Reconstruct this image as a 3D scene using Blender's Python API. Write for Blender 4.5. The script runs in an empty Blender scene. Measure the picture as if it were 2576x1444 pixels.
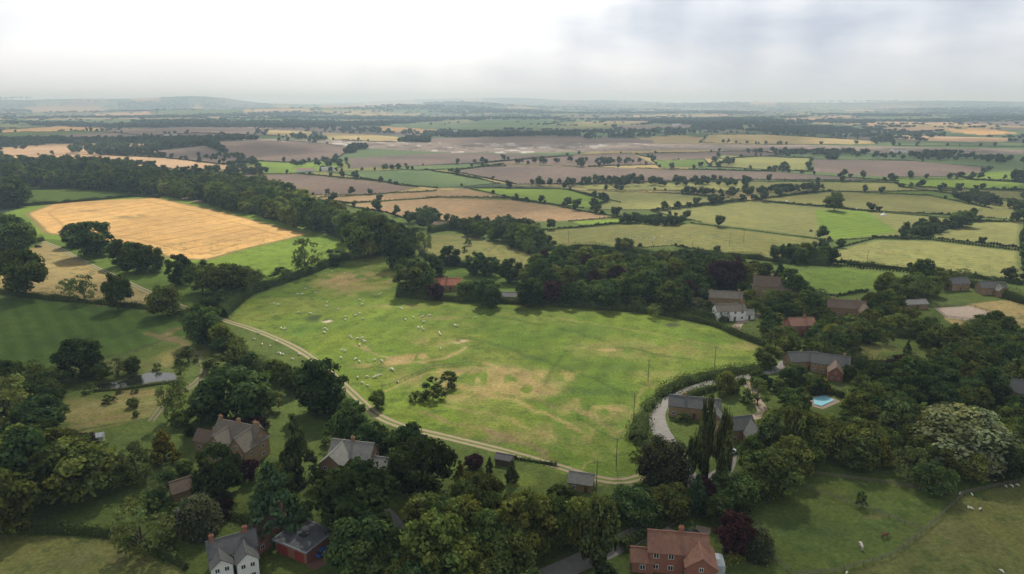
import bpy, bmesh, math, random
import numpy as np
from mathutils import Vector, Matrix
R = np.random.RandomState(7); random.seed(7)
sc = bpy.context.scene
sc.view_settings.view_transform='Standard'; sc.view_settings.look='None'; sc.view_settings.exposure=0

# ---------------------------------------------------------------- survey helper (photo bearing -> point on ground)
CH=95.0; F=1718.0; PIT=math.atan((722-252)/F); CP,SP=math.cos(PIT),math.sin(PIT)
def P(u,v):
    dx=(u-1288)/F; dy=(722-v)/F
    y=CP+dy*SP; z=-SP+dy*CP
    t=CH/max(-z,1e-4)
    return (dx*t,y*t,t)
def PP(pts): return [P(*p)[:2] for p in pts]

# ---------------------------------------------------------------- noise
def h2(ix,iy,s=0):
    n=np.sin(ix*127.1+iy*311.7+s*74.7)*43758.5453
    return n-np.floor(n)
def vn(x,y,s=0):
    ix=np.floor(x);iy=np.floor(y);fx=x-ix;fy=y-iy
    fx=fx*fx*(3-2*fx);fy=fy*fy*(3-2*fy)
    a=h2(ix,iy,s);b=h2(ix+1,iy,s);c=h2(ix,iy+1,s);d=h2(ix+1,iy+1,s)
    return (a*(1-fx)+b*fx)*(1-fy)+(c*(1-fx)+d*fx)*fy
def fbm(x,y,s=0,o=4):
    t=0;a=.5
    for i in range(o):
        t=t+a*vn(x,y,s+i);x=x*2.03+5;y=y*2.03+9;a*=.5
    return t/(1-.5**o)
def vor(x,y,s,seed=0):
    x=x/s;y=y/(s*0.8)
    gx=np.floor(x);gy=np.floor(y)
    f1=np.full(x.shape,9.);f2=np.full(x.shape,9.);idd=np.zeros(x.shape)
    for i in(-1,0,1):
        for j in(-1,0,1):
            cx=gx+i;cy=gy+j
            px=cx+.02+.96*h2(cx,cy,seed);py=cy+.02+.96*h2(cx,cy,seed+3)
            d=np.sqrt((px-x)**2+(py-y)**2)
            idn=h2(cx,cy,seed+8)
            nw=d<f1
            f2=np.where(nw,f1,np.minimum(f2,d));idd=np.where(nw,idn,idd);f1=np.where(nw,d,f1)
    return f1,f2,idd
HILLS=[(100,8500,108,3000,900),(560,9000,66,600,600),(760,5200,42,1200,500),(1020,6000,46,900,450),(1160,7500,60,700,500),
       (1240,14000,140,2600,900),(1900,9500,70,2500,900),(2450,9000,66,1800,900),(1500,12000,95,1600,900),(650,1500,9,260,160),(330,1900,14,500,240),(1650,1900,9,380,140)]
HW=[((u-1288)/F*d/CP,d,z,a,b) for u,d,z,a,b in HILLS]
def HT(x,y):
    x=np.asarray(x,float);y=np.asarray(y,float)
    r=np.sqrt(x*x+y*y)
    k=np.clip((r-700)/1600,0,1)
    z=k*k*((fbm(x/700,y/700,5,3)-.5)*14)
    k2=np.clip((r-3000)/3000,0,1)
    z=z+k2*(fbm(x/2500,y/1500,9,3)-.35)*50
    for hx,hy,hz,a,b in HW:
        z=z+hz*np.exp(-((x-hx)/a)**2-((y-hy)/b)**2)*np.clip((r-650)/500,0,1)
    return z
def HTs(x,y):
    if x*x+y*y<480000: return 0.0
    return float(HT(np.array([x]),np.array([y]))[0])

# ---------------------------------------------------------------- mesh from numpy
def mesh_np(name,V,Q=None,T=None,mq=0,mt=0,col=None,mats=()):
    Q=np.zeros((0,4),int) if Q is None else np.asarray(Q,int).reshape(-1,4)
    T=np.zeros((0,3),int) if T is None else np.asarray(T,int).reshape(-1,3)
    me=bpy.data.meshes.new(name)
    V=np.asarray(V,np.float32)
    me.vertices.add(len(V));me.vertices.foreach_set('co',V.ravel())
    nl=Q.size+T.size
    me.loops.add(nl);me.loops.foreach_set('vertex_index',np.concatenate([Q.ravel(),T.ravel()]).astype(np.int32))
    me.polygons.add(len(Q)+len(T))
    ls=np.concatenate([np.arange(len(Q))*4,Q.size+np.arange(len(T))*3]).astype(np.int32)
    me.polygons.foreach_set('loop_start',ls)
    mi=np.concatenate([np.broadcast_to(mq,(len(Q),)),np.broadcast_to(mt,(len(T),))]).astype(np.int32)
    for m in mats: me.materials.append(m)
    me.polygons.foreach_set('material_index',mi)
    if col is not None:
        a=me.attributes.new('Col','FLOAT_COLOR','POINT')
        c=np.ones((len(V),4),np.float32);c[:,:3]=np.asarray(col).reshape(len(V),-1)
        a.data.foreach_set('color',c.ravel())
    me.update(calc_edges=True)
    return me
def link(name,me,loc=(0,0,0),rz=0,s=(1,1,1),parent=None,color=None):
    o=bpy.data.objects.new(name,me)
    o.location=loc;o.rotation_euler=(0,0,rz);o.scale=s
    if parent:o.parent=parent
    if color:o.color=color
    sc.collection.objects.link(o);return o

# ---------------------------------------------------------------- materials
def newmat(name):
    m=bpy.data.materials.new(name);m.use_nodes=True
    nt=m.node_tree;nt.nodes.clear()
    out=nt.nodes.new('ShaderNodeOutputMaterial');return m,nt,out
class N:
    def __init__(s,nt): s.nt=nt
    def n(s,t,**k):
        x=s.nt.nodes.new(t)
        for a,b in k.items(): setattr(x,a,b)
        return x
    def l(s,a,b): s.nt.links.new(a,b)
    def val(s,x,v):
        if hasattr(v,'links') or hasattr(v,'is_linked'): s.l(v,x)
        else: x.default_value=v
    def math(s,op,a,b=0.0,c=None,clamp=False):
        x=s.n('ShaderNodeMath',operation=op,use_clamp=clamp);s.val(x.inputs[0],a);s.val(x.inputs[1],b)
        if c is not None:s.val(x.inputs[2],c)
        return x.outputs[0]
    def mix(s,fac,a,b,bt='MIX'):
        x=s.n('ShaderNodeMix',data_type='RGBA',blend_type=bt)
        s.val(x.inputs[0],fac);s.val(x.inputs[6],a);s.val(x.inputs[7],b);return x.outputs[2]
    def noise(s,vec,scale,detail=3,rough=.55):
        x=s.n('ShaderNodeTexNoise');x.inputs['Scale'].default_value=scale;x.inputs['Detail'].default_value=detail;x.inputs['Roughness'].default_value=rough
        s.l(vec,x.inputs['Vector']);return x.outputs['Fac']
    def mr(s,v,a,b,c,d):
        x=s.n('ShaderNodeMapRange');s.val(x.inputs[0],v)
        for i,k in enumerate((a,b,c,d)): x.inputs[i+1].default_value=k
        return x.outputs[0]
def c4(c): return (c[0],c[1],c[2],1)
def simple(name,col,col2=None,scale=1.0,rough=.8,coord='Object',metal=0,spec=.3,bump=0):
    m,nt,out=newmat(name);g=N(nt)
    b=g.n('ShaderNodeBsdfPrincipled');b.inputs['Roughness'].default_value=rough;b.inputs['Metallic'].default_value=metal
    b.inputs['Specular IOR Level'].default_value=spec
    tc=g.n('ShaderNodeTexCoord')
    if col2 is None: col2=tuple(x*.75 for x in col)
    n=g.noise(tc.outputs[coord],scale,5,.65)
    g.l(g.mix(g.mr(n,.35,.65,0,1),c4(col),c4(col2)),b.inputs['Base Color'])
    g.l(b.outputs[0],out.inputs[0]);return m
def brickmat(name,c1,c2,mortar,scale=1.0,bw=.45,rh=.15):
    m,nt,out=newmat(name);g=N(nt)
    b=g.n('ShaderNodeBsdfPrincipled');b.inputs['Roughness'].default_value=.85;b.inputs['Specular IOR Level'].default_value=.2
    tc=g.n('ShaderNodeTexCoord');sx=g.n('ShaderNodeSeparateXYZ');g.l(tc.outputs['Object'],sx.inputs[0])
    cx=g.n('ShaderNodeCombineXYZ');g.l(g.math('ADD',sx.outputs[0],sx.outputs[1]),cx.inputs[0]);g.l(sx.outputs[2],cx.inputs[1])
    t=g.n('ShaderNodeTexBrick');g.l(cx.outputs[0],t.inputs['Vector'])
    t.inputs['Color1'].default_value=c4(c1);t.inputs['Color2'].default_value=c4(c2);t.inputs['Mortar'].default_value=c4(mortar)
    t.inputs['Scale'].default_value=scale;t.inputs['Brick Width'].default_value=bw;t.inputs['Row Height'].default_value=rh;t.inputs['Mortar Size'].default_value=.012
    n=g.noise(tc.outputs['Object'],.9,5,.7)
    g.l(g.mix(g.mr(n,.3,.7,.0,.55),t.outputs[0],c4(tuple(x*.6 for x in c1))),b.inputs['Base Color'])
    g.l(b.outputs[0],out.inputs[0]);return m

def leafmat(name,obj=True,transl=.25):
    m,nt,out=newmat(name);g=N(nt)
    at=g.n('ShaderNodeAttribute',attribute_name='Col')
    col=at.outputs['Color']
    if obj:
        oi=g.n('ShaderNodeObjectInfo');col=g.mix(1.0,col,oi.outputs['Color'],'MULTIPLY')
    d=g.n('ShaderNodeBsdfDiffuse');g.l(col,d.inputs[0])
    t=g.n('ShaderNodeBsdfTranslucent');g.l(g.mix(1.0,col,(1.5,1.7,.55,1),'MULTIPLY'),t.inputs[0])
    mx=g.n('ShaderNodeMixShader');mx.inputs[0].default_value=transl
    g.l(d.outputs[0],mx.inputs[1]);g.l(t.outputs[0],mx.inputs[2]);g.l(mx.outputs[0],out.inputs[0]);return m
LEAF=leafmat('foliage',True,.30);LEAFD=leafmat('foliage_mass',False,.15)
BARK=simple('bark',(.10,.075,.055),(.05,.04,.03),4)

# ---------------------------------------------------------------- templates
def ico(sub):
    bm=bmesh.new();bmesh.ops.create_icosphere(bm,subdivisions=sub,radius=1)
    v=np.array([x.co[:] for x in bm.verts]);f=np.array([[a.index for a in q.verts] for q in bm.faces]);bm.free();return v,f
ICO1=ico(1)
def quads_at(C,Nn,size,rs):
    n=len(C);Nn=Nn/np.linalg.norm(Nn,axis=1,keepdims=True)
    a=rs.normal(size=(n,3));t=np.cross(Nn,a);t/=np.linalg.norm(t,axis=1,keepdims=True)+1e-9
    b=np.cross(Nn,t);s=(size*rs.uniform(.6,1.35,n))[:,None]
    V=np.stack([C-t*s*.6,C-b*s*.45+Nn*s*.1,C+t*s*.6,C+b*s*.45-Nn*s*.1],1)
    return V.reshape(-1,3),np.arange(4*n).reshape(n,4)
def tube(p0,p1,r0,r1,k=6):
    p0=np.array(p0,float);p1=np.array(p1,float);d=p1-p0;d/=np.linalg.norm(d)
    a=np.cross(d,[.3,.9,.1]);a/=np.linalg.norm(a);b=np.cross(d,a)
    an=np.arange(k)/k*2*math.pi;ring=np.cos(an)[:,None]*a+np.sin(an)[:,None]*b
    V=np.vstack([p0+ring*r0,p1+ring*r1]);Q=[[i,(i+1)%k,k+(i+1)%k,k+i] for i in range(k)];return V,np.array(Q)

def make_tree(name,kind,seed,nlobe=46,nleaf=120,leaf=.052):
    rs=np.random.RandomState(seed)
    zb={'o':.14,'d':.1,'p':.06,'c':.07,'w':.08,'b':.0,'f':.16}[kind]
    Vs=[];Qs=[];Ts=[];mq=[];mt=[];cs=[];off=0
    def add(V,Q=None,T=None,m=0,c=None):
        nonlocal off
        Vs.append(V)
        if Q is not None: Qs.append(Q+off);mq.extend([m]*len(Q))
        if T is not None: Ts.append(T+off);mt.extend([m]*len(T))
        cs.append(np.ones((len(V),3))*.5 if c is None else c);off+=len(V)
    lean=rs.uniform(-.02,.02,2)
    V,Q=tube((0,0,-.01),(lean[0],lean[1],.55 if kind!='b' else .3),.03,.015);add(V,Q,m=1)
    for i in range(6):
        a=rs.uniform(0,6.28);z0=rs.uniform(.15,.45);rr=rs.uniform(.15,.3)
        if kind in 'pc': rr*=.5
        V,Q=tube((lean[0]*z0*2,lean[1]*z0*2,z0),(math.cos(a)*rr,math.sin(a)*rr,min(z0+.25,.8)),.013,.005,5);add(V,Q,m=1)
    def env(t):
        if kind in'odf': 
            c=.40;return math.sqrt(max(0,1-((t-c)/(1-c+.02 if t>c else c+.12))**2))
        if kind=='b': return math.sqrt(max(0,1-t*t*.96))
        if kind=='w': return math.sqrt(max(0,1-(max(0,t-.35)/.68)**2))
        if kind=='p': return max(.05,min(1,(t+.05)*3.2)*(1-t**3)**.5)
        if kind=='c': return max(.04,(1-t)**.85*min(1,.5+t*5))
    asym=rs.uniform(0,6.28);ap=rs.uniform(.0,.22)
    for L in range(nlobe):
        for _ in range(20):
            t=rs.uniform(0,1);e=env(t)
            if rs.uniform()<e+.15: break
        a=L*2.39996+rs.uniform(-.5,.5)
        lr=rs.uniform(.085,.19)*(.75 if kind in'pc' else 1)*(.55+.5*e)
        if kind=='f': lr*=.8
        rad=max(0,(.5*e-lr*.72))*rs.uniform(.72,1.12) if rs.uniform()<.85 else .25*e*rs.uniform()
        rad*=1+ap*math.cos(a-asym)
        z=zb+t*(1-zb);z=min(z,1-lr*.75);z=max(z,zb*.6+lr*.3)
        c=np.array([math.cos(a)*rad,math.sin(a)*rad,z])
        zs={'p':1.7,'c':.62,'w':1.25}.get(kind,.8)
        br=rs.uniform(.65,1.45);hue=rs.uniform(-.12,.12)
        V=ICO1[0]*lr*.70*np.array([1,1,zs])*rs.uniform(.85,1.15,(12,1))+c
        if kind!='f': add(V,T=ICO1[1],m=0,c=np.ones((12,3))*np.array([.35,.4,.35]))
        k=int(nleaf*(lr/.15)**1.6)
        n=rs.normal(size=(k,3));n/=np.linalg.norm(n,axis=1,keepdims=True);n[:,2]=np.where(n[:,2]<-.5,-n[:,2],n[:,2])
        pos=c+n*lr*np.array([1,1,zs])*rs.uniform(.70,1.2,(k,1))
        nn=n+rs.normal(size=(k,3))*.4+np.array([0,0,.2])
        V,Q=quads_at(pos,nn,leaf*(1.0 if kind!='w' else .8),rs)
        lc=(br*rs.uniform(.6,1.5,k))[:,None]*np.array([1+hue,1,1-hue])
        add(V,Q,m=0,c=np.repeat(lc,4,0))
    return mesh_np(name,np.vstack(Vs),np.vstack(Qs),np.vstack(Ts) if Ts else None,np.array(mq),np.array(mt) if mt else 0,np.vstack(cs),(LEAF,BARK))
PROTO={}
for k,nm,n in (('o','broadleaf',6),('d','dense',2),('p','poplar',2),('c','conifer',3),('w','willow',1),('b','bush',3),('f','open_crown',2)):
    PROTO[k]=[make_tree(nm+'_mesh',k,100+ord(k)*7+i,nlobe={'b':22,'p':60,'c':70,'w':70,'f':40}.get(k,(44,50,62)[i%3]),nleaf={'b':70,'p':100,'c':75,'f':60}.get(k,110)) for i in range(n)]
COLS={'o':[(.084,.118,.034),(.102,.134,.036),(.070,.106,.036),(.116,.142,.040),(.062,.094,.032)],'d':[(.050,.078,.028),(.058,.086,.030)],'p':[(.125,.155,.055)],
 'c':[(.042,.066,.030),(.056,.078,.036)],'w':[(.165,.20,.115)],'b':[(.085,.112,.036),(.070,.10,.034)],'f':[(.098,.125,.048)]}
NAMES={'o':'oak_tree','d':'sycamore_tree','p':'poplar_tree','c':'conifer_tree','w':'willow_tree','b':'bush','f':'ash_tree','r':'copper_beech_tree','y':'golden_cypress_tree','l':'lime_tree'}
ntree=0
def put_tree(x,y,W,H,kind,tone=1.0):
    global ntree
    col=None;pk=kind
    if kind=='r': pk='o';col=(.042,.020,.028)
    if kind=='y': pk='c';col=(.22,.20,.035)
    if kind=='l': pk='o';col=(.145,.172,.046)
    me=random.choice(PROTO[pk])
    if col is None: col=random.choice(COLS[pk])
    v=random.uniform(.70,1.3)*tone;hh=random.uniform(.92,1.14)
    col=(col[0]*v*hh,col[1]*v,col[2]*v/hh,1)
    link(NAMES[kind],me,(x,y,HTs(x,y)-.1),random.uniform(0,6.28),(W,W*random.uniform(.9,1.1),H),color=col);ntree+=1
def T(u,v,w,h,kind='o',tone=1.0):
    x,y,D=P(u,v);put_tree(x,y,w*D/F*1.06,h*D/F*1.0,kind,tone)
def inpoly(x,y,poly):
    x=np.asarray(x);y=np.asarray(y);c=np.zeros(x.shape,bool);n=len(poly);j=n-1
    for i in range(n):
        xi,yi=poly[i];xj,yj=poly[j]
        if yi!=yj: c^=((yi>y)!=(yj>y))&(x<(xj-xi)*(y-yi)/(yj-yi)+xi)
        j=i
    return c
KEEP=[];OPEN=[]
def fill(px,spacing,wr,hr,kinds,tone=1.0,tries=4000,up=.6):
    poly=PP(px);xs=[p[0] for p in poly];ys=[p[1] for p in poly];pts=np.zeros((0,2))
    K=np.array(KEEP);O=np.array(OPEN)
    X=R.uniform(min(xs),max(xs),tries);Y=R.uniform(min(ys),max(ys),tries);ok=inpoly(X,Y,poly)
    for x,y in zip(X[ok],Y[ok]):
        if len(pts) and (((pts-(x,y))**2).sum(1)<spacing**2).any(): continue
        if ((K[:,0]-x)**2+(K[:,1]-y)**2<K[:,2]**2).any(): continue
        w=random.uniform(*wr);h=w*random.uniform(*hr)
        if up:
            kk=CH/(CH-up*h)
            if not inpoly(np.array([x*kk]),np.array([y*kk]),poly)[0]: continue
        bad=False
        for z in (0,.35*h,.7*h,.95*h):
            kk=CH/(CH-z)
            if ((x*kk-O[:,0])**2+(y*kk-O[:,1])**2<(O[:,2]+w*.3)**2).any(): bad=True;break
        if bad: continue
        pts=np.vstack([pts,(x,y)]);put_tree(x,y,w,h,random.choice(kinds),tone)
def keep(u,v,r): x,y,_=P(u,v);KEEP.append((x,y,r))
def clear(u,v,r): x,y,_=P(u,v);OPEN.append((x,y,r));KEEP.append((x,y,r+2))

# ---------------------------------------------------------------- GROUND
C=dict(grass=(.096,.148,.028),meadow=(.120,.172,.028),dark=(.056,.100,.020),pale=(.205,.210,.074),olive=(.172,.172,.058),wheat=(.50,.315,.125),
 peach=(.44,.30,.18),mauve=(.135,.105,.088),mauve2=(.168,.126,.100),bright=(.145,.215,.034),tan=(.275,.19,.105),stubble=(.33,.26,.115),site=(.21,.17,.14),green2=(.095,.140,.055),
 pad=(.088,.122,.032),pad2=(.135,.148,.048),verge=(.085,.118,.030))
FIELDS=[
('wheat',[(0,326),(150,318),(270,320),(240,336),(0,345)],None,1),
('tan',[(60,277),(230,275),(320,283),(90,286)],None,0),('tan',[(800,270),(1000,262),(1090,280),(820,285)],None,0),
('mauve2',[(150,340),(310,325),(480,318),(650,325),(640,347),(500,345),(380,352)],(60,20,.05),1),
('stubble',[(672,328),(790,333),(778,352),(668,346)],None,1),
('stubble',[(802,333),(930,338),(1055,352),(990,361),(828,358)],(70,14,.08),1),
('wheat',[(950,318),(1140,326),(1135,334),(960,330)],None,0),('wheat',[(2350,325),(2470,322),(2560,332),(2480,336)],None,0),
('mauve2',[(1060,348),(1380,344),(1640,352),(1650,362),(1350,378),(1100,365)],None,0),
('site',[(500,352),(830,358),(1060,360),(1380,362),(1700,360),(2250,368),(2576,376),(2576,388),(2250,384),(1700,378),(1300,386),(1130,384),(880,374),(700,366)],None,0),
('stubble',[(1780,345),(1920,342),(2190,352),(2210,362),(1960,364),(1760,358)],(80,15,.08),1),
('green2',[(1400,335),(1700,322),(1800,332),(1650,342),(1480,350)],None,1),
('green2',[(2240,352),(2576,356),(2576,370),(2250,366)],None,1),
('peach',[(0,372),(130,364),(390,366),(395,385),(150,392),(0,395)],(70,16,.05),0),
('peach',[(0,392),(250,390),(420,398),(560,412),(640,430),(430,425),(200,412),(0,412)],(70,16,.06),1),
('mauve',[(390,382),(520,374),(560,385),(640,405),(560,415),(420,398)],None,1),
('mauve2',[(540,366),(700,362),(890,374),(850,398),(760,410),(640,406),(560,383)],(40,12,.05),1),
('bright',[(640,405),(760,410),(840,402),(860,420),(800,432),(660,438)],None,1),
('mauve',[(870,398),(1130,384),(1440,392),(1200,412),(880,424)],(70,12,.05),1),
('mauve2',[(1200,410),(1440,390),(1590,386),(1650,414),(1480,420)],(100,12,.05),1),
('green2',[(960,422),(1180,412),(1270,418),(1060,430)],None,1),
('mauve',[(1600,388),(1900,380),(1980,390),(1790,400),(1650,402)],None,1),
('grass',[(1640,404),(1770,400),(1790,420),(1660,422)],None,1),
('pale',[(1810,390),(2042,398),(2030,432),(1785,420)],(100,9,.16),1),
('mauve',[(2042,400),(2300,404),(2500,422),(2440,444),(2250,446),(2036,432)],(95,9,.06),1),
('bright',[(2400,440),(2576,426),(2576,452),(2440,450)],(80,12,.1),1),
('mauve',[(1130,430),(1270,414),(1600,424),(1950,432),(2260,456),(1880,452),(1450,464),(1300,464)],(100,12,.05),1),
('green2',[(820,432),(1070,426),(1262,462),(1100,474),(1000,462)],(50,9,.10),1),
('mauve2',[(420,440),(760,438),(960,458),(1050,472),(960,490),(700,492),(560,470)],(60,10,.05),1),
('pale',[(150,418),(420,428),(640,440),(400,438)],None,1),
('pale',[(1440,466),(1880,455),(1870,482),(1480,478)],(100,9,.08),1),
('olive',[(1880,456),(2240,460),(2420,480),(2080,484),(1900,498),(1872,482)],(90,9,.08),1),
('bright',[(2240,450),(2440,452),(2576,460),(2576,480),(2260,468)],(80,9,.08),1),
('olive',[(2260,470),(2576,482),(2576,505),(2420,492)],None,1),
('bright',[(1170,473),(1430,476),(1560,510),(1470,524),(1290,498)],(60,10,.10),1),
('pale',[(1430,478),(1720,488),(1880,502),(1640,530),(1480,526),(1530,505)],(60,10,.07),1),
('tan',[(770,500),(1100,480),(1180,476),(1290,500),(1100,496),(870,512)],(50,10,.1),1),
('tan',[(860,514),(1100,497),(1290,503),(1400,518),(1560,548),(1430,557),(1190,562),(1020,550),(960,535)],(30,5,.16),1),
('bright',[(1440,556),(1580,550),(1600,556),(1460,566)],None,0),
('pale',[(1640,532),(1890,505),(2080,522),(2380,548),(2430,562),(2330,590),(2100,604),(1760,560)],(115,8,.10),1),
('bright',[(2050,525),(2180,532),(2260,585),(2100,603),(2060,575)],(115,8,.1),0),
('olive',[(1900,502),(2090,481),(2340,492),(2480,522),(2450,545),(2140,528),(2080,520)],(100,7,.14),1),
('olive',[(2400,495),(2576,510),(2576,535),(2490,525)],None,1),
('pale',[(2460,548),(2576,540),(2576,556)],None,1),
('olive',[(1330,582),(1560,563),(1740,562),(2095,607),(1990,662),(1880,650),(1700,620),(1580,628),(1400,628)],(60,6,.13),1),
('pale',[(2040,640),(2200,602),(2340,604),(2576,633),(2576,712),(2350,688),(2190,666),(2060,662)],(75,6,.10),1),
('pale',[(2330,596),(2440,557),(2576,558),(2576,628),(2360,602)],(110,7,.12),1),
('grass',[(1960,684),(2100,669),(2290,688),(2290,722),(2190,738),(2110,746),(1950,712)],(50,5,.08),1),
('olive',[(1080,592),(1160,590),(1250,612),(1340,640),(1310,680),(1170,655),(1060,640)],None,0),
('grass',[(1090,664),(1200,680),(1310,695),(1310,745),(1120,716)],(40,4,.08),0),
('stubble',[(2440,765),(2576,748),(2576,850),(2420,830),(2370,800)],None,0),
('grass',[(60,478),(200,474),(335,487),(400,498),(80,516),(60,500)],(60,7,.1),0),
('bright',[(0,540),(90,512),(400,492),(560,520),(780,578),(872,608),(880,645),(700,706),(640,715),(520,662),(400,660),(230,625),(60,600),(0,600)],None,0),
('wheat',[(60,538),(140,508),(395,497),(560,531),(690,566),(782,590),(640,622),(520,656),(430,652),(290,612),(110,588)],(-28,20,-.35),0),
('grass',[(100,600),(250,610),(420,665),(520,720),(520,790),(380,745),(230,690),(130,640)],None,0),
('stubble',[(0,655),(110,612),(150,620),(260,690),(385,738),(395,768),(250,770),(110,745),(0,725)],None,0),
('dark',[(0,750),(300,775),(470,800),(470,840),(400,862),(260,905),(180,915),(60,950),(0,950)],(40,7,.10),0),
('meadow',[(540,784),(600,760),(700,722),(860,660),(960,640),(1010,690),(1010,745),(1150,765),(1400,765),(1640,790),(1820,828),(1925,872),(1915,912),(1760,955),(1660,1005),(1612,1070),(1620,1150),(1640,1190),(1560,1216),(1400,1185),(1250,1140),(1090,1100),(980,1066),(880,985),(800,905),(700,850),(620,822)],(-18,9,.05),0),
('pad',[(480,900),(560,890),(700,960),(800,1020),(900,1100),(700,1120),(500,1000),(440,940)],None,0),
('olive',[(150,1040),(260,1000),(410,975),(430,1005),(380,1050),(200,1090)],None,0),
('pad',[(2050,860),(2300,850),(2350,880),(2300,920),(2140,900)],None,0),
('pad',[(1890,1300),(2080,1190),(2240,1215),(2400,1250),(2330,1330),(2240,1400),(2100,1440),(1950,1400)],None,0),
('pad2',[(2420,1245),(2576,1215),(2700,1260),(2700,1500),(2100,1500),(2110,1445),(2240,1403),(2330,1335)],None,0),
('pad2',[(-60,1345),(150,1345),(300,1358),(430,1402),(470,1440),(480,1520),(-100,1520)],None,0),
('pad',[(60,1250),(360,1260),(320,1330),(50,1325)],None,0),
]
th=np.concatenate([np.linspace(-50,50,980),np.linspace(50,310,62)[1:-1]])*math.pi/180
q=np.concatenate([np.linspace(CH/45000,.84,880),np.linspace(.84,12,26)[1:]])
rr=(CH/q)[::-1]
TH,RR=np.meshgrid(th,rr)
GX=(np.sin(TH)*RR).ravel();GY=(np.cos(TH)*RR).ravel();nr=len(rr);nt_=len(th)
rad=np.sqrt(GX**2+GY**2)
GZ=HT(GX,GY)
wx=GX+(fbm(GX/14,GY/14,1,3)-.5)*2.2;wy=GY+(fbm(GX/14,GY/14,2,3)-.5)*2.2
col=np.zeros((len(GX),3));col[:]=C['verge']
sco=np.zeros(len(GX));sam=np.zeros(len(GX))
far=rad>700
def farfield(X,Y):
    wfx=X+(fbm(X/500,Y/500,31,2)-.5)*260;wfy=Y+(fbm(X/500,Y/500,33,2)-.5)*260
    a,b=wfx*.93+wfy*.36,wfy*.93-wfx*.36
    f1,f2,i1=vor(a*.75,b,360,4)
    wood=fbm(X/750,Y/380,41,4)
    return (f2-f1)*360,i1,wood
edge,idd,wood=farfield(GX,GY)
pal=np.array([C['green2'],C['mauve'],C['olive'],C['stubble'],C['grass'],C['mauve2'],C['green2'],C['tan'],C['dark'],C['green2'],C['dark'],C['peach'],C['pad2'],C['green2']])*.95
fc=pal[np.clip((idd*14).astype(int),0,13)]
WC=np.array((.040,.058,.034))
WT=.60-.05*np.clip((rad-2200)/1500,0,1)
dkm=np.clip(1-(edge-8)/8,0,1)*(rad>1500)
wd=np.clip((wood-WT)/.02,0,1)
fc=fc*(1-dkm[:,None])+WC*dkm[:,None]
fc=fc*(1-wd[:,None])+WC*wd[:,None]
col=np.where(far[:,None],fc,col)
FP=[]
for key,pts,st,hg in FIELDS:
    poly=PP(pts);FP.append((key,poly,hg))
    xs=[p[0] for p in poly];ys=[p[1] for p in poly]
    bb=(wx>min(xs))&(wx<max(xs))&(wy>min(ys))&(wy<max(ys));ix=np.nonzero(bb)[0]
    ok=ix[inpoly(wx[ix],wy[ix],poly)]
    jit=.92+.16*R.uniform()
    base=np.array(C[key])*jit
    vv=(fbm(GX[ok]/70+len(FP),GY[ok]/70,len(FP)%9,4)-.5)[:,None]
    col[ok]=base*(1+vv*.55)+np.array((.03,.015,0))*vv;sam[ok]=0
    if st:
        a=math.radians(st[0]);sco[ok]=(GX[ok]*math.cos(a)+GY[ok]*math.sin(a))/st[1];sam[ok]=st[2]
    if hg or key=='wheat':
        dd=np.full(len(ok),1e9);X_,Y_=wx[ok],wy[ok]
        for i in range(len(poly)):
            ax,ay=poly[i];bx,by=poly[(i+1)%len(poly)];L2=(bx-ax)**2+(by-ay)**2+1e-9
            t=np.clip(((X_-ax)*(bx-ax)+(Y_-ay)*(by-ay))/L2,0,1);dd=np.minimum(dd,np.hypot(X_-ax-t*(bx-ax),Y_-ay-t*(by-ay)))
        m=np.clip(1-(dd-3)/2,0,1)[:,None]*.75
        col[ok]=col[ok]*(1-m)+np.array((.09,.12,.042))*m
        hl=(np.exp(-((dd-17)/1.3)**2)*(.25 if key=='wheat' else .1))[:,None];col[ok]*=1-hl
        sam[ok]*=np.clip((dd-15)/4,0,1)
def patch(u,v,ru,rv,c,st=.8,rot=0,seed=0,lo=.36):
    x0,y0,D=P(u,v);a=ru*D/F;b=abs(P(u,v-rv)[1]-P(u,v+rv)[1])/2;m_=1.35*max(a,b)
    ix=np.nonzero((np.abs(GX-x0)<m_)&(np.abs(GY-y0)<m_))[0]
    X=GX[ix]-x0;Y=GY[ix]-y0;cr,sr=math.cos(rot),math.sin(rot);X,Y=X*cr+Y*sr,-X*sr+Y*cr
    d=np.sqrt((X/a)**2+(Y/b)**2);m=np.clip(1.3-d,0,1)
    n=fbm(GX[ix]/5,GY[ix]/8,50+seed,5)
    m=np.clip(m*1.5*np.clip((n-lo)*6,0,1),0,1)[:,None]*st
    col[ix]=col[ix]*(1-m)+np.array(c)*m
def stroke(px,w,c,st,brk=.0,seed=0):
    L=PP(px)
    xs=[p[0] for p in L];ys=[p[1] for p in L];ix=np.nonzero((GX>min(xs)-8)&(GX<max(xs)+8)&(GY>min(ys)-8)&(GY<max(ys)+8))[0]
    gx_,gy_=GX[ix],GY[ix];X=gx_+(fbm(gx_/7,gy_/7,seed+3,3)-.5)*5;Y=gy_+(fbm(gx_/7,gy_/7,seed+4,3)-.5)*5;dd=np.full(len(ix),1e9)
    for (ax,ay),(bx,by) in zip(L[:-1],L[1:]):
        L2=(bx-ax)**2+(by-ay)**2+1e-9;t=np.clip(((X-ax)*(bx-ax)+(Y-ay)*(by-ay))/L2,0,1);dd=np.minimum(dd,np.hypot(X-ax-t*(bx-ax),Y-ay-t*(by-ay)))
    m=np.exp(-(dd/w)**2)*np.clip((fbm(gx_/9,gy_/9,seed+9,3)-brk)*5,0,1);m=m[:,None]*st
    col[ix]=col[ix]*(1-m)+np.array(c)*m
mp=PP(FIELDS[[i for i,f in enumerate(FIELDS) if f[0]=='meadow'][0]][1])
im=inpoly(GX,GY,mp)
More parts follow.
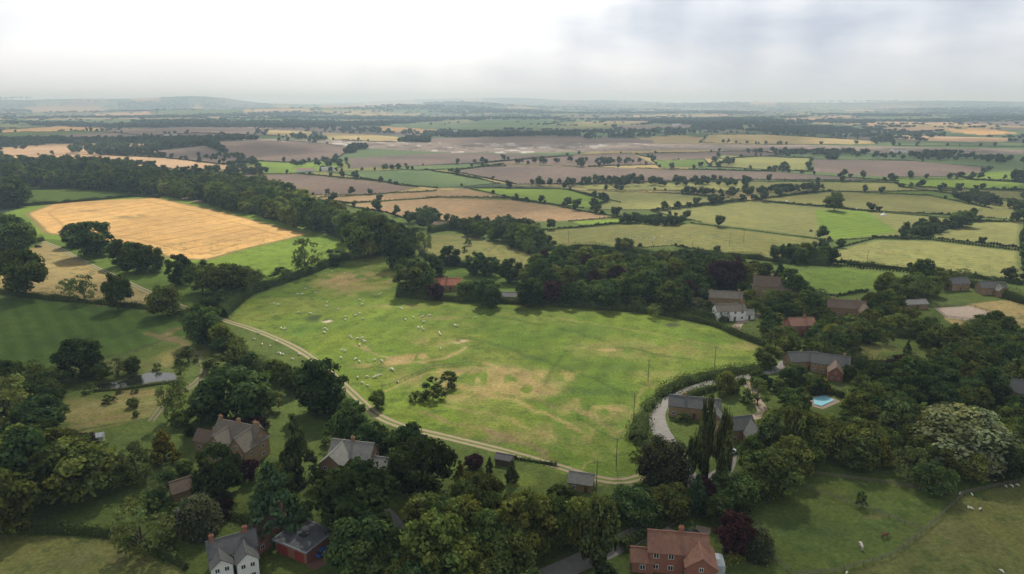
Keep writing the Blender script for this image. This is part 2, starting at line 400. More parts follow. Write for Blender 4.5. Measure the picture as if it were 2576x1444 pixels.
s=np.clip((fbm(GX/24+GY/60,GY/18,77,5)-.48)*5,0,1)[:,None]*.5
col=np.where(im[:,None],col*(1-s)+np.array((.18,.195,.05))*s,col)
s=np.clip((fbm(GX/30,GY/26,87,4)-.5)*6,0,1)[:,None]*.5
col=np.where(im[:,None],col*(1-s)+np.array((.074,.130,.024))*s,col)
s=np.clip((fbm(GX/3,GY/3,97,3)-.62)*9,0,1)[:,None]*.5
col=np.where((rad<520)[:,None],col*(1-s)+np.array((.05,.085,.024))*s,col)
DRY=(.33,.245,.11);DR2=(.25,.21,.085);BR=(.20,.14,.08)
for a in [(900,705,105,22,DRY,.85),(890,720,80,25,DR2,.6),(1010,905,110,12,DRY,.85,.35),(1165,860,24,6,(.42,.32,.22),.9),(1080,950,85,32,DR2,.55),(1250,945,130,28,DRY,.65),(1320,975,100,26,DRY,.65),
  (1180,990,95,24,DRY,.6),(1290,935,60,12,BR,.45),(1500,1030,100,28,DRY,.5),(1430,1090,130,28,DR2,.5),(1240,1100,120,16,BR,.5),(1090,860,50,12,DR2,.6),(1690,818,20,5,(.06,.06,.04),.8),(800,800,35,9,(.05,.07,.03),.9),(822,808,14,4,(.5,.42,.33),.9),
  (760,830,60,14,(.07,.14,.03),.5),(1400,830,200,20,(.08,.135,.028),.5),(1600,880,200,25,DR2,.4),(1560,1212,70,12,(.36,.27,.19),.95),(940,640,60,14,DR2,.4),(440,840,50,16,BR,.8),(300,920,160,16,(.15,.145,.055),.5),(350,990,110,10,(.22,.14,.08),.4),
  (330,1410,60,10,BR,.5),(2200,1300,30,6,BR,.5),(200,1030,140,30,DR2,.5),(450,900,60,30,DR2,.6),(330,545,40,6,(.2,.17,.08),.7),(240,530,50,4,(.3,.2,.09),.7),(1880,870,50,12,DRY,.4),(2120,890,160,40,DR2,.4),
  (1400,945,70,16,DRY,.5),(1530,880,25,4,DRY,.8),(1480,985,60,10,(.06,.10,.03),.6),(1480,925,150,12,(.08,.12,.03),.5),(1000,770,70,7,DR2,.5),(1100,800,60,6,DR2,.5),(1650,940,60,10,DR2,.4),
  (1350,900,50,7,(.07,.10,.03),.5),(2450,1350,160,40,(.14,.135,.055),.5),(2050,1330,120,30,(.06,.09,.03),.5),(200,1400,160,30,(.13,.125,.055),.5),(200,850,160,40,(.04,.075,.02),.4),
  (1300,1205,60,20,(.13,.18,.04),.9),(830,1165,50,30,(.10,.14,.035),.8),(1030,1290,60,50,(.11,.15,.035),.8),(580,1250,60,30,(.10,.14,.035),.8),(560,1335,50,16,(.09,.13,.035),.8),(190,1290,120,30,(.085,.125,.03),.7),(330,1120,90,40,(.09,.12,.035),.7),(1760,1320,60,30,(.09,.14,.03),.9),(1800,1010,90,25,(.10,.14,.035),.8),(2150,970,50,16,(.11,.14,.045),.8)]:
    patch(*a,seed=int(a[0])%17)
DG=(.05,.09,.022)
for px,w_,c_,st_,bk in [([(880,858),(935,885),(1000,908),(1060,912),(1120,900),(1180,872)],1.0,(.32,.24,.12),.7,.35),([(640,800),(760,778),(900,776),(1010,762),(1080,752)],.6,DRY,.4,.35),
 ([(950,990),(1080,935),(1200,925),(1300,930)],.8,DRY,.5,.3),([(1240,795),(1430,830),(1600,880),(1750,905),(1880,900)],1.6,DG,.6,.2),([(1190,850),(1350,900),(1480,950),(1600,1000)],1.5,DG,.6,.25),
 ([(1000,1068),(1180,1105),(1300,1140),(1400,1170)],1.8,DG,.5,.2),([(1060,1040),(1200,1075),(1340,1125),(1400,1160)],1.3,BR,.6,.3),([(1420,880),(1370,960),(1430,1040),(1560,1110)],.9,DG,.5,.3),
 ([(1200,905),(1330,960),(1450,1010),(1560,1030)],1.2,DRY,.6,.35),([(1100,960),(1300,1010),(1450,1075),(1540,1140)],1.2,DRY,.55,.35),([(1300,790),(1500,815),(1700,850),(1850,880)],.8,DR2,.5,.3),([(700,730),(820,715),(900,690),(960,655)],.7,DR2,.5,.3),
 ([(1120,1020),(1280,1060),(1420,1110),(1500,1150)],1.3,DR2,.55,.35),([(1350,1000),(1450,1035),(1560,1085)],1.2,BR,.45,.35),([(1150,930),(1300,975),(1420,1000)],1.0,BR,.5,.4),
 ([(620,750),(760,745),(880,740),(1000,748)],.7,DG,.5,.3),([(900,960),(960,1010),(1050,1060)],.8,DG,.5,.2),([(380,838),(440,860),(480,880),(470,900)],1.5,BR,.7,.2),([(1440,1190),(1560,1090),(1640,950)],.5,DR2,.5,.2),
 ([(160,1060),(250,1035),(400,1010)],.8,DR2,.8,.1),([(170,1075),(280,1050),(400,1025)],.8,BR,.6,.1),([(150,1045),(240,1018),(390,990)],.8,DR2,.8,.1),([(190,1088),(300,1065),(390,1045)],.8,(.06,.08,.03),.8,.1)]:
    stroke(px,w_,c_,st_,bk,int(px[0][0])%23)
si=inpoly(GX,GY,PP(FIELDS[9][1]))
n=fbm(GX/25,GY/45,60,3);col[si&(n>.66)&(GX<300)]=(.42,.39,.36);col[si&(n<.35)]=(.13,.11,.09)
vx=np.arange(nr*nt_).reshape(nr,nt_)
Qg=np.stack([vx[:-1],np.roll(vx,-1,1)[:-1],np.roll(vx,-1,1)[1:],vx[1:]],-1).reshape(-1,4)
gm,nt,out=newmat('fields_ground');g=N(nt)
at=g.n('ShaderNodeAttribute',attribute_name='Col');a1=g.n('ShaderNodeAttribute',attribute_name='sco');a2=g.n('ShaderNodeAttribute',attribute_name='sam')
geo=g.n('ShaderNodeNewGeometry');pos=geo.outputs['Position']
w=g.math('SINE',g.math('MULTIPLY',g.math('ADD',a1.outputs['Fac'],g.math('MULTIPLY',g.noise(pos,.05,2),.25)),6.2832))
tram=g.math('LESS_THAN',a2.outputs['Fac'],0.0)
pw=g.math('POWER',g.math('MAXIMUM',w,0.0),14.0)
wm=g.math('ADD',g.math('MULTIPLY',pw,tram),g.math('MULTIPLY',w,g.math('SUBTRACT',1.0,tram)))
fac=g.math('ADD',g.math('MULTIPLY',wm,a2.outputs['Fac']),1.0)
fac=g.math('MULTIPLY',fac,g.mr(g.noise(pos,.12,5,.65),.3,.7,.80,1.20))
fac=g.math('MULTIPLY',fac,g.mr(g.noise(pos,1.0,4,.75),.3,.7,.62,1.38))
cx=g.n('ShaderNodeCombineXYZ')
for i in range(3): g.l(fac,cx.inputs[i])
cc=g.mix(1.0,at.outputs['Color'],cx.outputs[0],'MULTIPLY')
cc=g.mix(g.mr(g.noise(pos,.05,4,.6),.45,.75,0,.3),cc,g.mix(1.0,cc,(1.45,1.12,.8,1),'MULTIPLY'))
b=g.n('ShaderNodeBsdfPrincipled');b.inputs['Roughness'].default_value=.95;b.inputs['Specular IOR Level'].default_value=.05
g.l(cc,b.inputs['Base Color'])
bp=g.n('ShaderNodeBump');bp.inputs['Strength'].default_value=.8;bp.inputs['Distance'].default_value=.7;g.l(g.noise(pos,.4,6,.74),bp.inputs['Height']);g.l(bp.outputs[0],b.inputs['Normal'])
g.l(b.outputs[0],out.inputs[0])
me=mesh_np('ground',np.stack([GX,GY,GZ],1),Qg[:,::-1],col=col,mats=(gm,))
for nm,arr in(('sco',sco),('sam',sam)):
    a=me.attributes.new(nm,'FLOAT','POINT');a.data.foreach_set('value',arr.astype(np.float32))
me.polygons.foreach_set('use_smooth',np.ones(len(Qg),bool))
link('ground',me)

# ---------------------------------------------------------------- ribbons: roads, tracks
def smooth_line(pts,step=2.0):
    p=np.array(pts);out=[]
    n=len(p)
    for i in range(n-1):
        p0=p[max(i-1,0)];p1=p[i];p2=p[i+1];p3=p[min(i+2,n-1)]
        k=max(2,int(np.linalg.norm(p2-p1)/step))
        for j in range(k):
            t=j/k;out.append(.5*((2*p1)+(-p0+p2)*t+(2*p0-5*p1+4*p2-p3)*t*t+(-p0+3*p1-3*p2+p3)*t**3))
    out.append(p[-1]);return np.array(out)
def ribbon(name,px,w,mat,z=.03,wj=0):
    L=smooth_line(PP(px));d=np.gradient(L,axis=0);d/=np.linalg.norm(d,axis=1,keepdims=True)+1e-9
    for p in L[::3]: KEEP.append((p[0],p[1],w*.5+1.6))
    nrm=np.stack([-d[:,1],d[:,0]],1);n=len(L)
    ks=np.linspace(-.5,.5,9);V=[]
    ww=w*(1+wj*(vn(np.arange(n)*.23,np.zeros(n),3)-.5))
    for k in ks:
        xy=L+nrm*(k*ww)[:,None];V.append(np.column_stack([xy,HT(xy[:,0],xy[:,1])+z]))
    V=np.stack(V,1).reshape(-1,3);vx=np.arange(n*9).reshape(n,9)
    Q=np.stack([vx[:-1,:-1],vx[:-1,1:],vx[1:,1:],vx[1:,:-1]],-1).reshape(-1,4)
    colr=np.tile(np.abs(ks)*2,n)[:,None]*np.ones((1,3))
    return link(name,mesh_np(name,V,Q,col=colr,mats=(mat,)))
def trackmat(name,dirt,grass):
    m,nt,out=newmat(name);g=N(nt);at=g.n('ShaderNodeAttribute',attribute_name='Col');geo=g.n('ShaderNodeNewGeometry')
    n=g.noise(geo.outputs['Position'],.8,4,.7)
    e=g.math('ABSOLUTE',g.math('SUBTRACT',g.math('ADD',at.outputs['Fac'],g.math('MULTIPLY',g.math('SUBTRACT',n,.5),.5)),.52))
    f=g.mr(e,.22,.34,0,1)
    b=g.n('ShaderNodeBsdfPrincipled');b.inputs['Roughness'].default_value=.95;b.inputs['Specular IOR Level'].default_value=.1
    c=g.mix(f,g.mix(n,c4(dirt),c4(tuple(x*.7 for x in dirt))),c4(grass));g.l(c,b.inputs['Base Color']);g.l(b.outputs[0],out.inputs[0]);return m
TRK=trackmat('farm_track',(.36,.29,.19),(.12,.155,.04));TRK2=trackmat('grass_track',(.22,.185,.11),(.085,.115,.038))
ASPH=simple('asphalt',(.25,.235,.215),(.19,.18,.165),.6,.9,'Object')
GRAV=simple('gravel_drive',(.35,.28,.21),(.26,.20,.15),1.5,.95)
ribbon('farm_track',[(100,604),(150,625),(200,652),(290,695),(390,742),(470,775),(545,800),(640,830),(730,868),(790,905),(850,955),(905,1005),(950,1045),(1020,1074),(1150,1106),(1280,1138),(1400,1172),(1500,1203),(1570,1210),(1640,1190)],3.6,TRK,.03,.2)
ribbon('grass_track',[(470,870),(510,910),(505,950),(460,985),(420,1010),(380,1060)],3,TRK2,.03,.3)
ribbon('country_road',[(1960,925),(1880,945),(1790,958),(1720,975),(1672,1005),(1652,1040),(1660,1078),(1685,1120),(1715,1170),(1735,1225),(1715,1275),(1650,1318),(1570,1362),(1480,1405),(1380,1449),(1300,1490)],5.4,ASPH,.05)
ribbon('lane',[(1960,925),(1990,905),(2020,892),(2100,885)],4.5,ASPH,.045)
ribbon('driveway',[(1850,830),(1862,812),(1900,795),(1925,790)],3.5,GRAV,.04)
ribbon('driveway',[(1925,840),(1945,825),(1935,800)],3.5,GRAV,.04)
ribbon('driveway',[(1650,1318),(1700,1350),(1760,1345),(1770,1325)],3.4,GRAV,.06)
ribbon('driveway',[(1735,1225),(1780,1210),(1825,1180),(1835,1140)],4,ASPH,.06)
ribbon('driveway',[(1880,960),(1900,1000),(1920,1040),(1890,1050)],3.5,GRAV,.04)
ribbon('driveway',[(1060,1370),(1010,1330),(960,1280),(880,1250),(800,1225)],3.0,ASPH,.05)
ribbon('driveway',[(820,1420),(790,1395),(760,1400)],6,simple('red_tarmac',(.2,.1,.08),(.15,.08,.06),1),.04)

# ---------------------------------------------------------------- buildings
BR1=brickmat('red_brick',(.34,.12,.075),(.27,.095,.06),(.34,.29,.24))
STN=brickmat('ironstone',(.36,.24,.125),(.28,.18,.10),(.29,.25,.18),1,.6,.25)
WHT=simple('white_render',(.82,.81,.78),(.74,.73,.70),.7,.8)
def roofmat(name,c):
    m,nt,out=newmat(name);g=N(nt);tc=g.n('ShaderNodeTexCoord')
    t=g.n('ShaderNodeTexBrick');g.l(tc.outputs['Object'],t.inputs['Vector'])
    t.inputs['Color1'].default_value=c4(c);t.inputs['Color2'].default_value=c4(tuple(x*.72 for x in c));t.inputs['Mortar'].default_value=c4(tuple(x*.45 for x in c))
    t.inputs['Scale'].default_value=1;t.inputs['Brick Width'].default_value=.35;t.inputs['Row Height'].default_value=.28;t.inputs['Mortar Size'].default_value=.02
    n=g.noise(tc.outputs['Object'],.8,6,.75);cc=g.mix(g.mr(n,.35,.7,0,.65),t.outputs[0],c4((c[0]*1.35+.02,c[1]*1.35+.025,c[2]*1.2)))
    b=g.n('ShaderNodeBsdfPrincipled');b.inputs['Roughness'].default_value=.75;g.l(cc,b.inputs['Base Color']);g.l(b.outputs[0],out.inputs[0]);return m
RT={'slate':roofmat('slate_roof',(.10,.10,.108)),'tile':roofmat('red_tile_roof',(.22,.10,.07)),'stone':roofmat('stone_slate_roof',(.165,.138,.115)),'brown':roofmat('brown_tile_roof',(.15,.10,.075)),'grey':roofmat('grey_slate_roof',(.22,.215,.205)),'red':roofmat('orange_tile_roof',(.38,.12,.07))}
WFR=simple('window_frame',(.8,.8,.78),(.72,.72,.7),1,.5)
GLS,nt,out=newmat('window_glass');g=N(nt);b=g.n('ShaderNodeBsdfPrincipled');b.inputs['Base Color'].default_value=(.03,.035,.04,1);b.inputs['Roughness'].default_value=.08;g.l(b.outputs[0],out.inputs[0])
DOOR=simple('door_paint',(.12,.08,.05),(.08,.05,.03),2,.5)
DARKF=simple('flat_roof_felt',(.10,.105,.11),(.07,.075,.08),.8,.8)
CLAY=simple('chimney_pot_clay',(.4,.2,.12),(.3,.15,.1),3)
class B:
    def __init__(s): s.v=[];s.f=[]
    def hexa(s,pts):
        o=len(s.v);s.v+=[tuple(p) for p in pts];s.f+=[[o+i for i in q] for q in((0,3,2,1),(4,5,6,7),(0,1,5,4),(1,2,6,5),(2,3,7,6),(3,0,4,7))]
    def box(s,x0,y0,z0,x1,y1,z1): s.hexa([(x0,y0,z0),(x1,y0,z0),(x1,y1,z0),(x0,y1,z0),(x0,y0,z1),(x1,y0,z1),(x1,y1,z1),(x0,y1,z1)])
    def obj(s,name,mat,parent,loc=(0,0,0),rz=0):
        if not s.v: return
        me=bpy.data.meshes.new(name);me.from_pydata(s.v,[],s.f);me.materials.append(mat);me.update();return link(name,me,loc,rz,parent=parent)
def block(par,L,W,Hw,Rh,wall,roof,off=(0,0),rz=0,win=3,floors=2,chim=(),gablewin=True,door=True):
    w=B();hl,hw=L/2,W/2
    w.v=[(-hl,-hw,-.3),(hl,-hw,-.3),(hl,hw,-.3),(-hl,hw,-.3),(-hl,-hw,Hw),(hl,-hw,Hw),(hl,hw,Hw),(-hl,hw,Hw),(-hl,0,Hw+Rh),(hl,0,Hw+Rh)]
    w.f=[(0,1,5,4),(2,3,7,6),(1,2,6,9,5),(3,0,4,8,7),(0,3,2,1)]
    loc=(off[0],off[1],0);w.obj('walls',wall,par,loc,rz)
    r=B();o=.35;sl=Rh/hw
    for sg in(-1,1):
        e=sg*(hw+o);ze=Hw-o*sl
        a=[(-hl-o,0,Hw+Rh+.04),(hl+o,0,Hw+Rh+.04),(hl+o,e,ze+.04),(-hl-o,e,ze+.04)]
        if sg>0:a=a[::-1]
        a=a[::-1]
        r.hexa([(p[0],p[1],p[2]) for p in a]+[(p[0],p[1],p[2]+.18) for p in a])
    r.box(-hl-o-.02,-.14,Hw+Rh+.12,hl+o+.02,.14,Hw+Rh+.30)
    r.obj('roof',roof,par,loc,rz)
    fr=B();gl=B();dr=B()
    def win_at(x,y,z,ax,sg,ww=1.15,hh=1.15):
        for k,(bb,a,d) in enumerate(((fr,0,.05),(gl,.09,.065))):
            if k==0:
                if ax==0: bb.box(x-ww/2,min(y,y+sg*d),z,x+ww/2,max(y,y+sg*d),z+hh)
                else: bb.box(min(x,x+sg*d),y-ww/2,z,max(x,x+sg*d),y+ww/2,z+hh)
            else:
                for h in(0,1):
                    c0=-ww/2+a+h*(ww/2-a*.5);c1=c0+ww/2-a*1.5
                    if ax==0: bb.box(x+c0,min(y,y+sg*d),z+a,x+c1,max(y,y+sg*d),z+hh-a)
                    else: bb.box(min(x,x+sg*d),y+c0,z+a,max(x,x+sg*d),y+c1,z+hh-a)
    for f in range(floors):
        z=.9+f*2.6
        if z+1.2>Hw: break
        for i in range(win):
            x=-hl+(i+.5)*L/win
            for sg in(-1,1):
                if door and f==0 and i==win//2 and sg==-1: dr.box(x-.5,-hw-.06,0,x+.5,-hw,2.1);continue
                win_at(x,sg*hw,z,0,sg)
    if gablewin:
        for f in range(floors+(1 if Rh>3 else 0)):
            z=.9+f*2.6
            for sg in(-1,1):
                if z+1.1<Hw:
                    for yy in(-W*.22,W*.22): win_at(sg*hl,yy,z,1,sg,1.0,1.1)
                elif z+1.1<Hw+Rh*.75: win_at(sg*hl,0,z,1,sg,.9,1.0)
    fr.obj('window_frames',WFR,par,loc,rz);gl.obj('window_panes',GLS,par,loc,rz);dr.obj('door',DOOR,par,loc,rz)
    ch=B();pt=B()
    for cx_ in chim:
        x=cx_*hl;ch.box(x-.5,-.35,Hw+Rh*.5,x+.5,.35,Hw+Rh+1.3);ch.box(x-.56,-.41,Hw+Rh+1.3,x+.56,.41,Hw+Rh+1.42)
        for k in(-.22,.22): pt.box(x+k-.11,-.11,Hw+Rh+1.42,x+k+.11,.11,Hw+Rh+1.8)
    ch.obj('chimney',BR1 if wall is not STN else STN,par,loc,rz);pt.obj('chimney_pots',CLAY,par,loc,rz)
def house(name,u,v,yaw,blocks,kr=None,s=1.0,see=0):
    x,y,D=P(u,v);e=bpy.data.objects.new(name,None);sc.collection.objects.link(e);e.location=(x,y,HTs(x,y));e.rotation_euler=(0,0,math.radians(yaw));e.scale=(s,s,s)
    for bk in blocks: block(e,**bk)
    if see:
        k=CH/(CH-blocks[0]['Hw']*s);OPEN.append((x*k,y*k,see))
    KEEP.append((x,y,(kr or max(bk['L'] for bk in blocks)*.75)*s*.85));return e
bd=lambda L,W,Hw,Rh,wall,roof,off=(0,0),rz=0,**k: dict(L=L,W=W,Hw=Hw,Rh=Rh,wall=wall,roof=RT[roof],off=off,rz=math.radians(rz),**k)
e=house('brick_house',1700,1418,-8,[bd(12,7,5,2.6,BR1,'tile',chim=(.1,),win=4),bd(7,6,4.4,2.2,BR1,'tile',(4.2,-3.2),90,win=2,door=False),bd(4.5,5,2.6,1.6,BR1,'tile',(-7.2,-1.5),0,win=1,floors=1,door=False)],see=5)
cs=B();cs.box(6.3,-5,0,9.3,-1,2.2);cs.hexa([(6.3,-5,2.2),(9.3,-5,2.2),(9.3,-1,2.2),(6.3,-1,2.2),(7.3,-4,3.1),(8.3,-4,3.1),(8.3,-2,3.1),(7.3,-2,3.1)])
cs.obj('conservatory',simple('conservatory_glazing',(.55,.6,.62),(.4,.45,.48),1.5,.15),e,(.4,2.5,0))
house('white_house',590,1424,28,[bd(10,5.6,5.6,2.4,WHT,'slate',chim=(-.8,.6),win=3),bd(6.4,4.4,5.2,1.9,WHT,'slate',(2.4,-3.8),90,win=1,door=False),bd(5,4.4,4.8,1.8,WHT,'slate',(-2.8,-3.4),90,win=1,door=False),bd(11,5.5,4.2,2.5,BR1,'brown',(8.0,6.5),35,chim=(.85,),win=3)],18,.92,see=7)
e2=bpy.data.objects.new('flat_roofed_garage',None);sc.collection.objects.link(e2);x,y,_=P(768,1378);e2.location=(x,y,0);e2.rotation_euler=(0,0,math.radians(-28));KEEP.append((x,y,8))
w=B();w.box(-4.5,-4,0,4.5,4,3);w.obj('walls',BR1,e2);w=B();w.box(-4.8,-4.3,3.003,4.8,4.3,3.25);w.obj('roof',DARKF,e2);w=B();w.box(-5,-4.5,3.0,-4.803,4.5,3.4);w.box(4.803,-4.5,3,5,4.5,3.4);w.box(-4.8,-4.5,3,4.8,-4.303,3.4);w.box(-4.8,4.303,3,4.8,4.5,3.4);w.obj('parapet',simple('grey_fascia',(.3,.31,.33)),e2)
w=B();w.box(-.8,-.8,3.253,.8,.8,3.55);w.obj('rooflight',GLS,e2);w=B();w.box(-4.1,-4.06,0,-1,-4,2.3);w.obj('garage_door',simple('garage_door_red',(.3,.05,.04)),e2)
w=B();w.box(1,-4.06,0,3.6,-4,2.3);w.obj('garage_door_2',simple('garage_door_red2',(.3,.05,.04)),e2)
house('stone_manor_house',610,1140,-20,[bd(15,7,6,4,STN,'stone',chim=(-.9,0,.9),win=5),bd(10,6,5.8,3.7,STN,'stone',(5,-2.5),90,win=2,chim=(.7,),door=False),bd(9,6,5.4,3.4,STN,'stone',(-3,-2.8),90,win=2,door=False),bd(8,5,3.4,2.6,STN,'brown',(-11,-1),0,win=2,floors=1,chim=(.6,))],17,.92,see=5)
house('stone_house',893,1175,-12,[bd(12,7,5,3,STN,'grey',chim=(0,),win=4),bd(9,6.5,5,2.8,STN,'grey',(-3,-4),90,win=2,door=False),bd(5,5,2.8,1.8,STN,'grey',(8,-1),0,win=1,floors=1)],13,.95,see=6)
house('stone_outbuilding',482,1240,38,[bd(9,4.6,2.6,1.9,STN,'brown',win=1,floors=1)],8,see=3)
house('stone_garage',1462,1225,-15,[bd(8,6,3,2.4,STN,'grey',win=2,floors=1)],7,.75)
house('garden_shed',1270,1165,-20,[bd(6,4,2.4,1.2,simple('shed_timber',(.12,.09,.07)),'slate',win=1,floors=1)],5,.75)
house('stone_house',1745,1045,-14,[bd(17,6,4.2,2.6,STN,'slate',win=5,chim=(-.4,)),bd(8,6,3.6,2.4,STN,'slate',(6,-5),90,win=2,door=False)],12,.9,see=5)
house('stone_house',1845,1100,12,[bd(12,7,4.6,3,STN,'slate',win=4),bd(9,6,4,2.6,STN,'slate',(4,-5),75,win=2,door=False)],12,.85,see=4)
house('stone_house',2085,935,-22,[bd(16,8,5,3.4,STN,'slate',win=5,chim=(.7,)),bd(14,8,4.5,3.2,STN,'slate',(-12,1),25,win=4),bd(9,6,4,2.8,BR1,'brown',(2,-7),90,win=2)],15,.78,see=8)
house('white_cottage',1832,803,8,[bd(14,6,5,2.6,WHT,'stone',win=4,chim=(.85,)),bd(5,4,2.6,1.6,WHT,'grey',(9.5,0),0,win=1,floors=1)],13,.95,see=7)
house('stone_house',1822,765,-12,[bd(18,7,4.6,3,STN,'stone',win=4,chim=(.8,))],8,.85,see=6)
house('stone_house',1925,742,-16,[bd(14,8,6,4.6,STN,'brown',win=4,chim=(-.9,.4)),bd(12,7,5,3,STN,'stone',(12,-1),0,win=3,chim=(.9,))],14,.9,see=8)
house('brick_house',2010,838,5,[bd(12,8,5,2.6,BR1,'tile',win=3,chim=(.3,)),bd(7,6,2.6,1.8,BR1,'tile',(-9,-2),0,win=2,floors=1)],11,.9,see=7)
house('stone_house',2125,792,-14,[bd(18,7,4.6,3.2,STN,'brown',win=5,chim=(-.7,.5)),bd(8,6,4.2,2.8,STN,'brown',(8,-5),90,win=2)],12,.9,see=8)
house('stone_house',2405,728,10,[bd(13,7,4.8,3,STN,'slate',win=3)],10,.8,see=6)
house('stone_house',2490,738,-8,[bd(15,8,4.6,3.2,STN,'slate',win=4),bd(8,6,4,2.6,STN,'slate',(3,-5),90,win=1)],12,.8,see=6)
house('red_roofed_cottage',1125,728,4,[bd(14,7,3.2,2.8,STN,'red',win=4,floors=1,chim=(0,))],11,see=5)
house('cottage',1570,690,4,[bd(14,7,3.6,2.8,STN,'red',win=4,floors=1)],5,.8,see=3)
house('garage',1280,755,-4,[bd(8,5,2.5,1.5,STN,'slate',win=1,floors=1)],8)
house('stone_house',2560,1015,-30,[bd(10,7,5,3,STN,'slate',win=3)],8,see=3)
house('barn',1115,575,-10,[bd(18,8,4,2.5,STN,'brown',win=2,floors=1)],8,.8)
house('farm_barn',770,432,0,[bd(40,14,5,3,WHT,'tile',win=4,floors=1)],20,.6)
house('farm_barn',826,430,8,[bd(26,12,5,3,WHT,'grey',win=4,floors=1)],20,.7)
for u,v in((705,309),(1230,300),(2260,382),(1150,330),(430,352),(1700,318),(2110,342)): house('farm_barn',u,v,random.uniform(-20,20),[bd(30,14,5,3,WHT,'grey',win=4,floors=1)],20,.9)
house('stable_block',2290,775,8,[bd(14,5,2.6,1.4,STN,'grey',win=4,floors=1)],10,see=4)
clear(1730,1365,5);keep(1840,1145,5);clear(2068,1012,4);clear(2120,975,4);clear(245,1105,4);clear(508,1350,4);clear(1900,1030,3);keep(1850,940,5)
for a in [(1300,1205,6),(1330,1215,5),(795,1290,5),(1030,1300,4),(1010,1270,4),(1050,1350,3),(1640,1322,3),(1590,1352,3),(1540,1378,2),(1410,1432,3),(835,1165,4),(590,1250,4),(550,1340,5),(600,1290,3),(1830,1165,3),(1660,1050,4),(1690,990,3),(1670,1095,3),(1690,1130,2),(1760,1010,4),(1480,1200,4),(1890,1340,3),(300,1130,7),(340,1080,7),(180,1290,8),(280,1290,7),(2280,860,5),(2200,880,5),(1950,960,2),(760,1380,5),(1700,700,3),(1860,685,3),(560,1420,4)]: clear(*a)

def sheet(name,px,mat,z=.03):
    p=PP(px);me=bpy.data.meshes.new(name);me.from_pydata([(a,b,z) for a,b in p],[],[list(range(len(p)))]);me.materials.append(mat)
    me.update()
    if me.polygons[0].normal.z<0: me.flip_normals()
    return link(name,me)
WAT,nt,out=newmat('pond_water');g=N(nt);b=g.n('ShaderNodeBsdfPrincipled');b.inputs['Base Color'].default_value=(.015,.018,.012,1);b.inputs['Roughness'].default_value=.02;b.inputs['IOR'].default_value=2.3
tc=g.n('ShaderNodeTexCoord');bp=g.n('ShaderNodeBump');bp.inputs['Strength'].default_value=.22;bp.inputs['Distance'].default_value=.3;g.l(g.noise(tc.outputs['Object'],.8,4),bp.inputs['Height']);g.l(bp.outputs[0],b.inputs['Normal']);g.l(b.outputs[0],out.inputs[0])
pc=smooth_line([P(*p)[:2] for p in [(238,972),(270,962),(310,957),(345,944),(395,938),(444,944),(440,957),(380,963),(345,972),(290,977),(250,981),(238,972)]],1.0)
def sheetw(name,pts,mat,z):
    me=bpy.data.meshes.new(name);me.from_pydata([(a,b,z) for a,b in pts],[],[list(range(len(pts)))]);me.materials.append(mat);me.update()
    if me.polygons[0].normal.z<0: me.flip_normals()
    link(name,me)
pc=pc[:-1]+(np.column_stack([vn(np.arange(len(pc)-1)*.35,np.zeros(len(pc)-1),2),vn(np.arange(len(pc)-1)*.35,np.zeros(len(pc)-1),5)])-.5)*2.0
cen=pc.mean(0);sheetw('pond',pc,WAT,.06);sheetw('mud_bank',cen+(pc-cen)*np.array([1.03,1.10]),simple('mud',(.09,.085,.04),(.07,.085,.03),.6),.03)
POOL=simple('pool_cover',(.30,.62,.70),(.25,.55,.64),1,.3)
sheet('pool_surround',[(2030,1000),(2075,992),(2116,1010),(2070,1030),(2036,1020)],GRAV,.05)
sheet('swimming_pool',[(2046,1002),(2075,996),(2099,1008),(2066,1023),(2048,1018)],POOL,.25)
SAND=simple('arena_sand',(.42,.33,.25),(.34,.26,.2),.5)
sheet('riding_arena',[(2350,775),(2440,770),(2495,788),(2440,806),(2380,800)],SAND,.05)
x,y,_=P(243,1110);e=bpy.data.objects.new('greenhouse',None);sc.collection.objects.link(e);e.location=(x,y,0);e.rotation_euler=(0,0,.4)
gg=B();gg.v=[(-2,-1.3,0),(2,-1.3,0),(2,1.3,0),(-2,1.3,0),(-2,-1.3,1.7),(2,-1.3,1.7),(2,1.3,1.7),(-2,1.3,1.7),(-2,0,2.6),(2,0,2.6)];gg.f=[(0,1,5,4),(2,3,7,6),(1,2,6,9,5),(3,0,4,8,7),(4,5,9,8),(6,7,8,9)];gg.obj('glazing',simple('greenhouse_glass',(.5,.55,.56),(.35,.4,.4),2,.1),e)
gg=B()
for i in range(6):
    xx=-2+i*.8
    for s_ in(-1,1): gg.box(xx-.03,s_*1.33-.02,0,xx+.03,s_*1.33+.02,1.72);gg.hexa([(xx-.03,s_*1.33,1.72),(xx+.03,s_*1.33,1.72),(xx+.03,0,2.63),(xx-.03,0,2.63),(xx-.03,s_*1.33,1.77),(xx+.03,s_*1.33,1.77),(xx+.03,0,2.68),(xx-.03,0,2.68)])
gg.obj('frame',WFR,e)
x,y,_=P(508,1358);e=bpy.data.objects.new('trampoline',None);sc.collection.objects.link(e);e.location=(x,y,0)
BLK=simple('black_net',(.02,.02,.025));GRNP=simple('trampoline_pad',(.06,.1,.12))
def ring(r0,r1,z0,z1,k=20):
    b_=B()
    for i in range(k):
        a0=i/k*6.2832;a1=(i+1)/k*6.2832;p=lambda r,a,z:(math.cos(a)*r,math.sin(a)*r,z)
        b_.hexa([p(r0,a0,z0),p(r1,a0,z0),p(r1,a1,z0),p(r0,a1,z0),p(r0,a0,z1),p(r1,a0,z1),p(r1,a1,z1),p(r0,a1,z1)])
    return b_
ring(1.5,1.85,.85,.92).obj('pad',GRNP,e);ring(0.01,1.5,.84,.86).obj('mat',BLK,e)
b_=B()
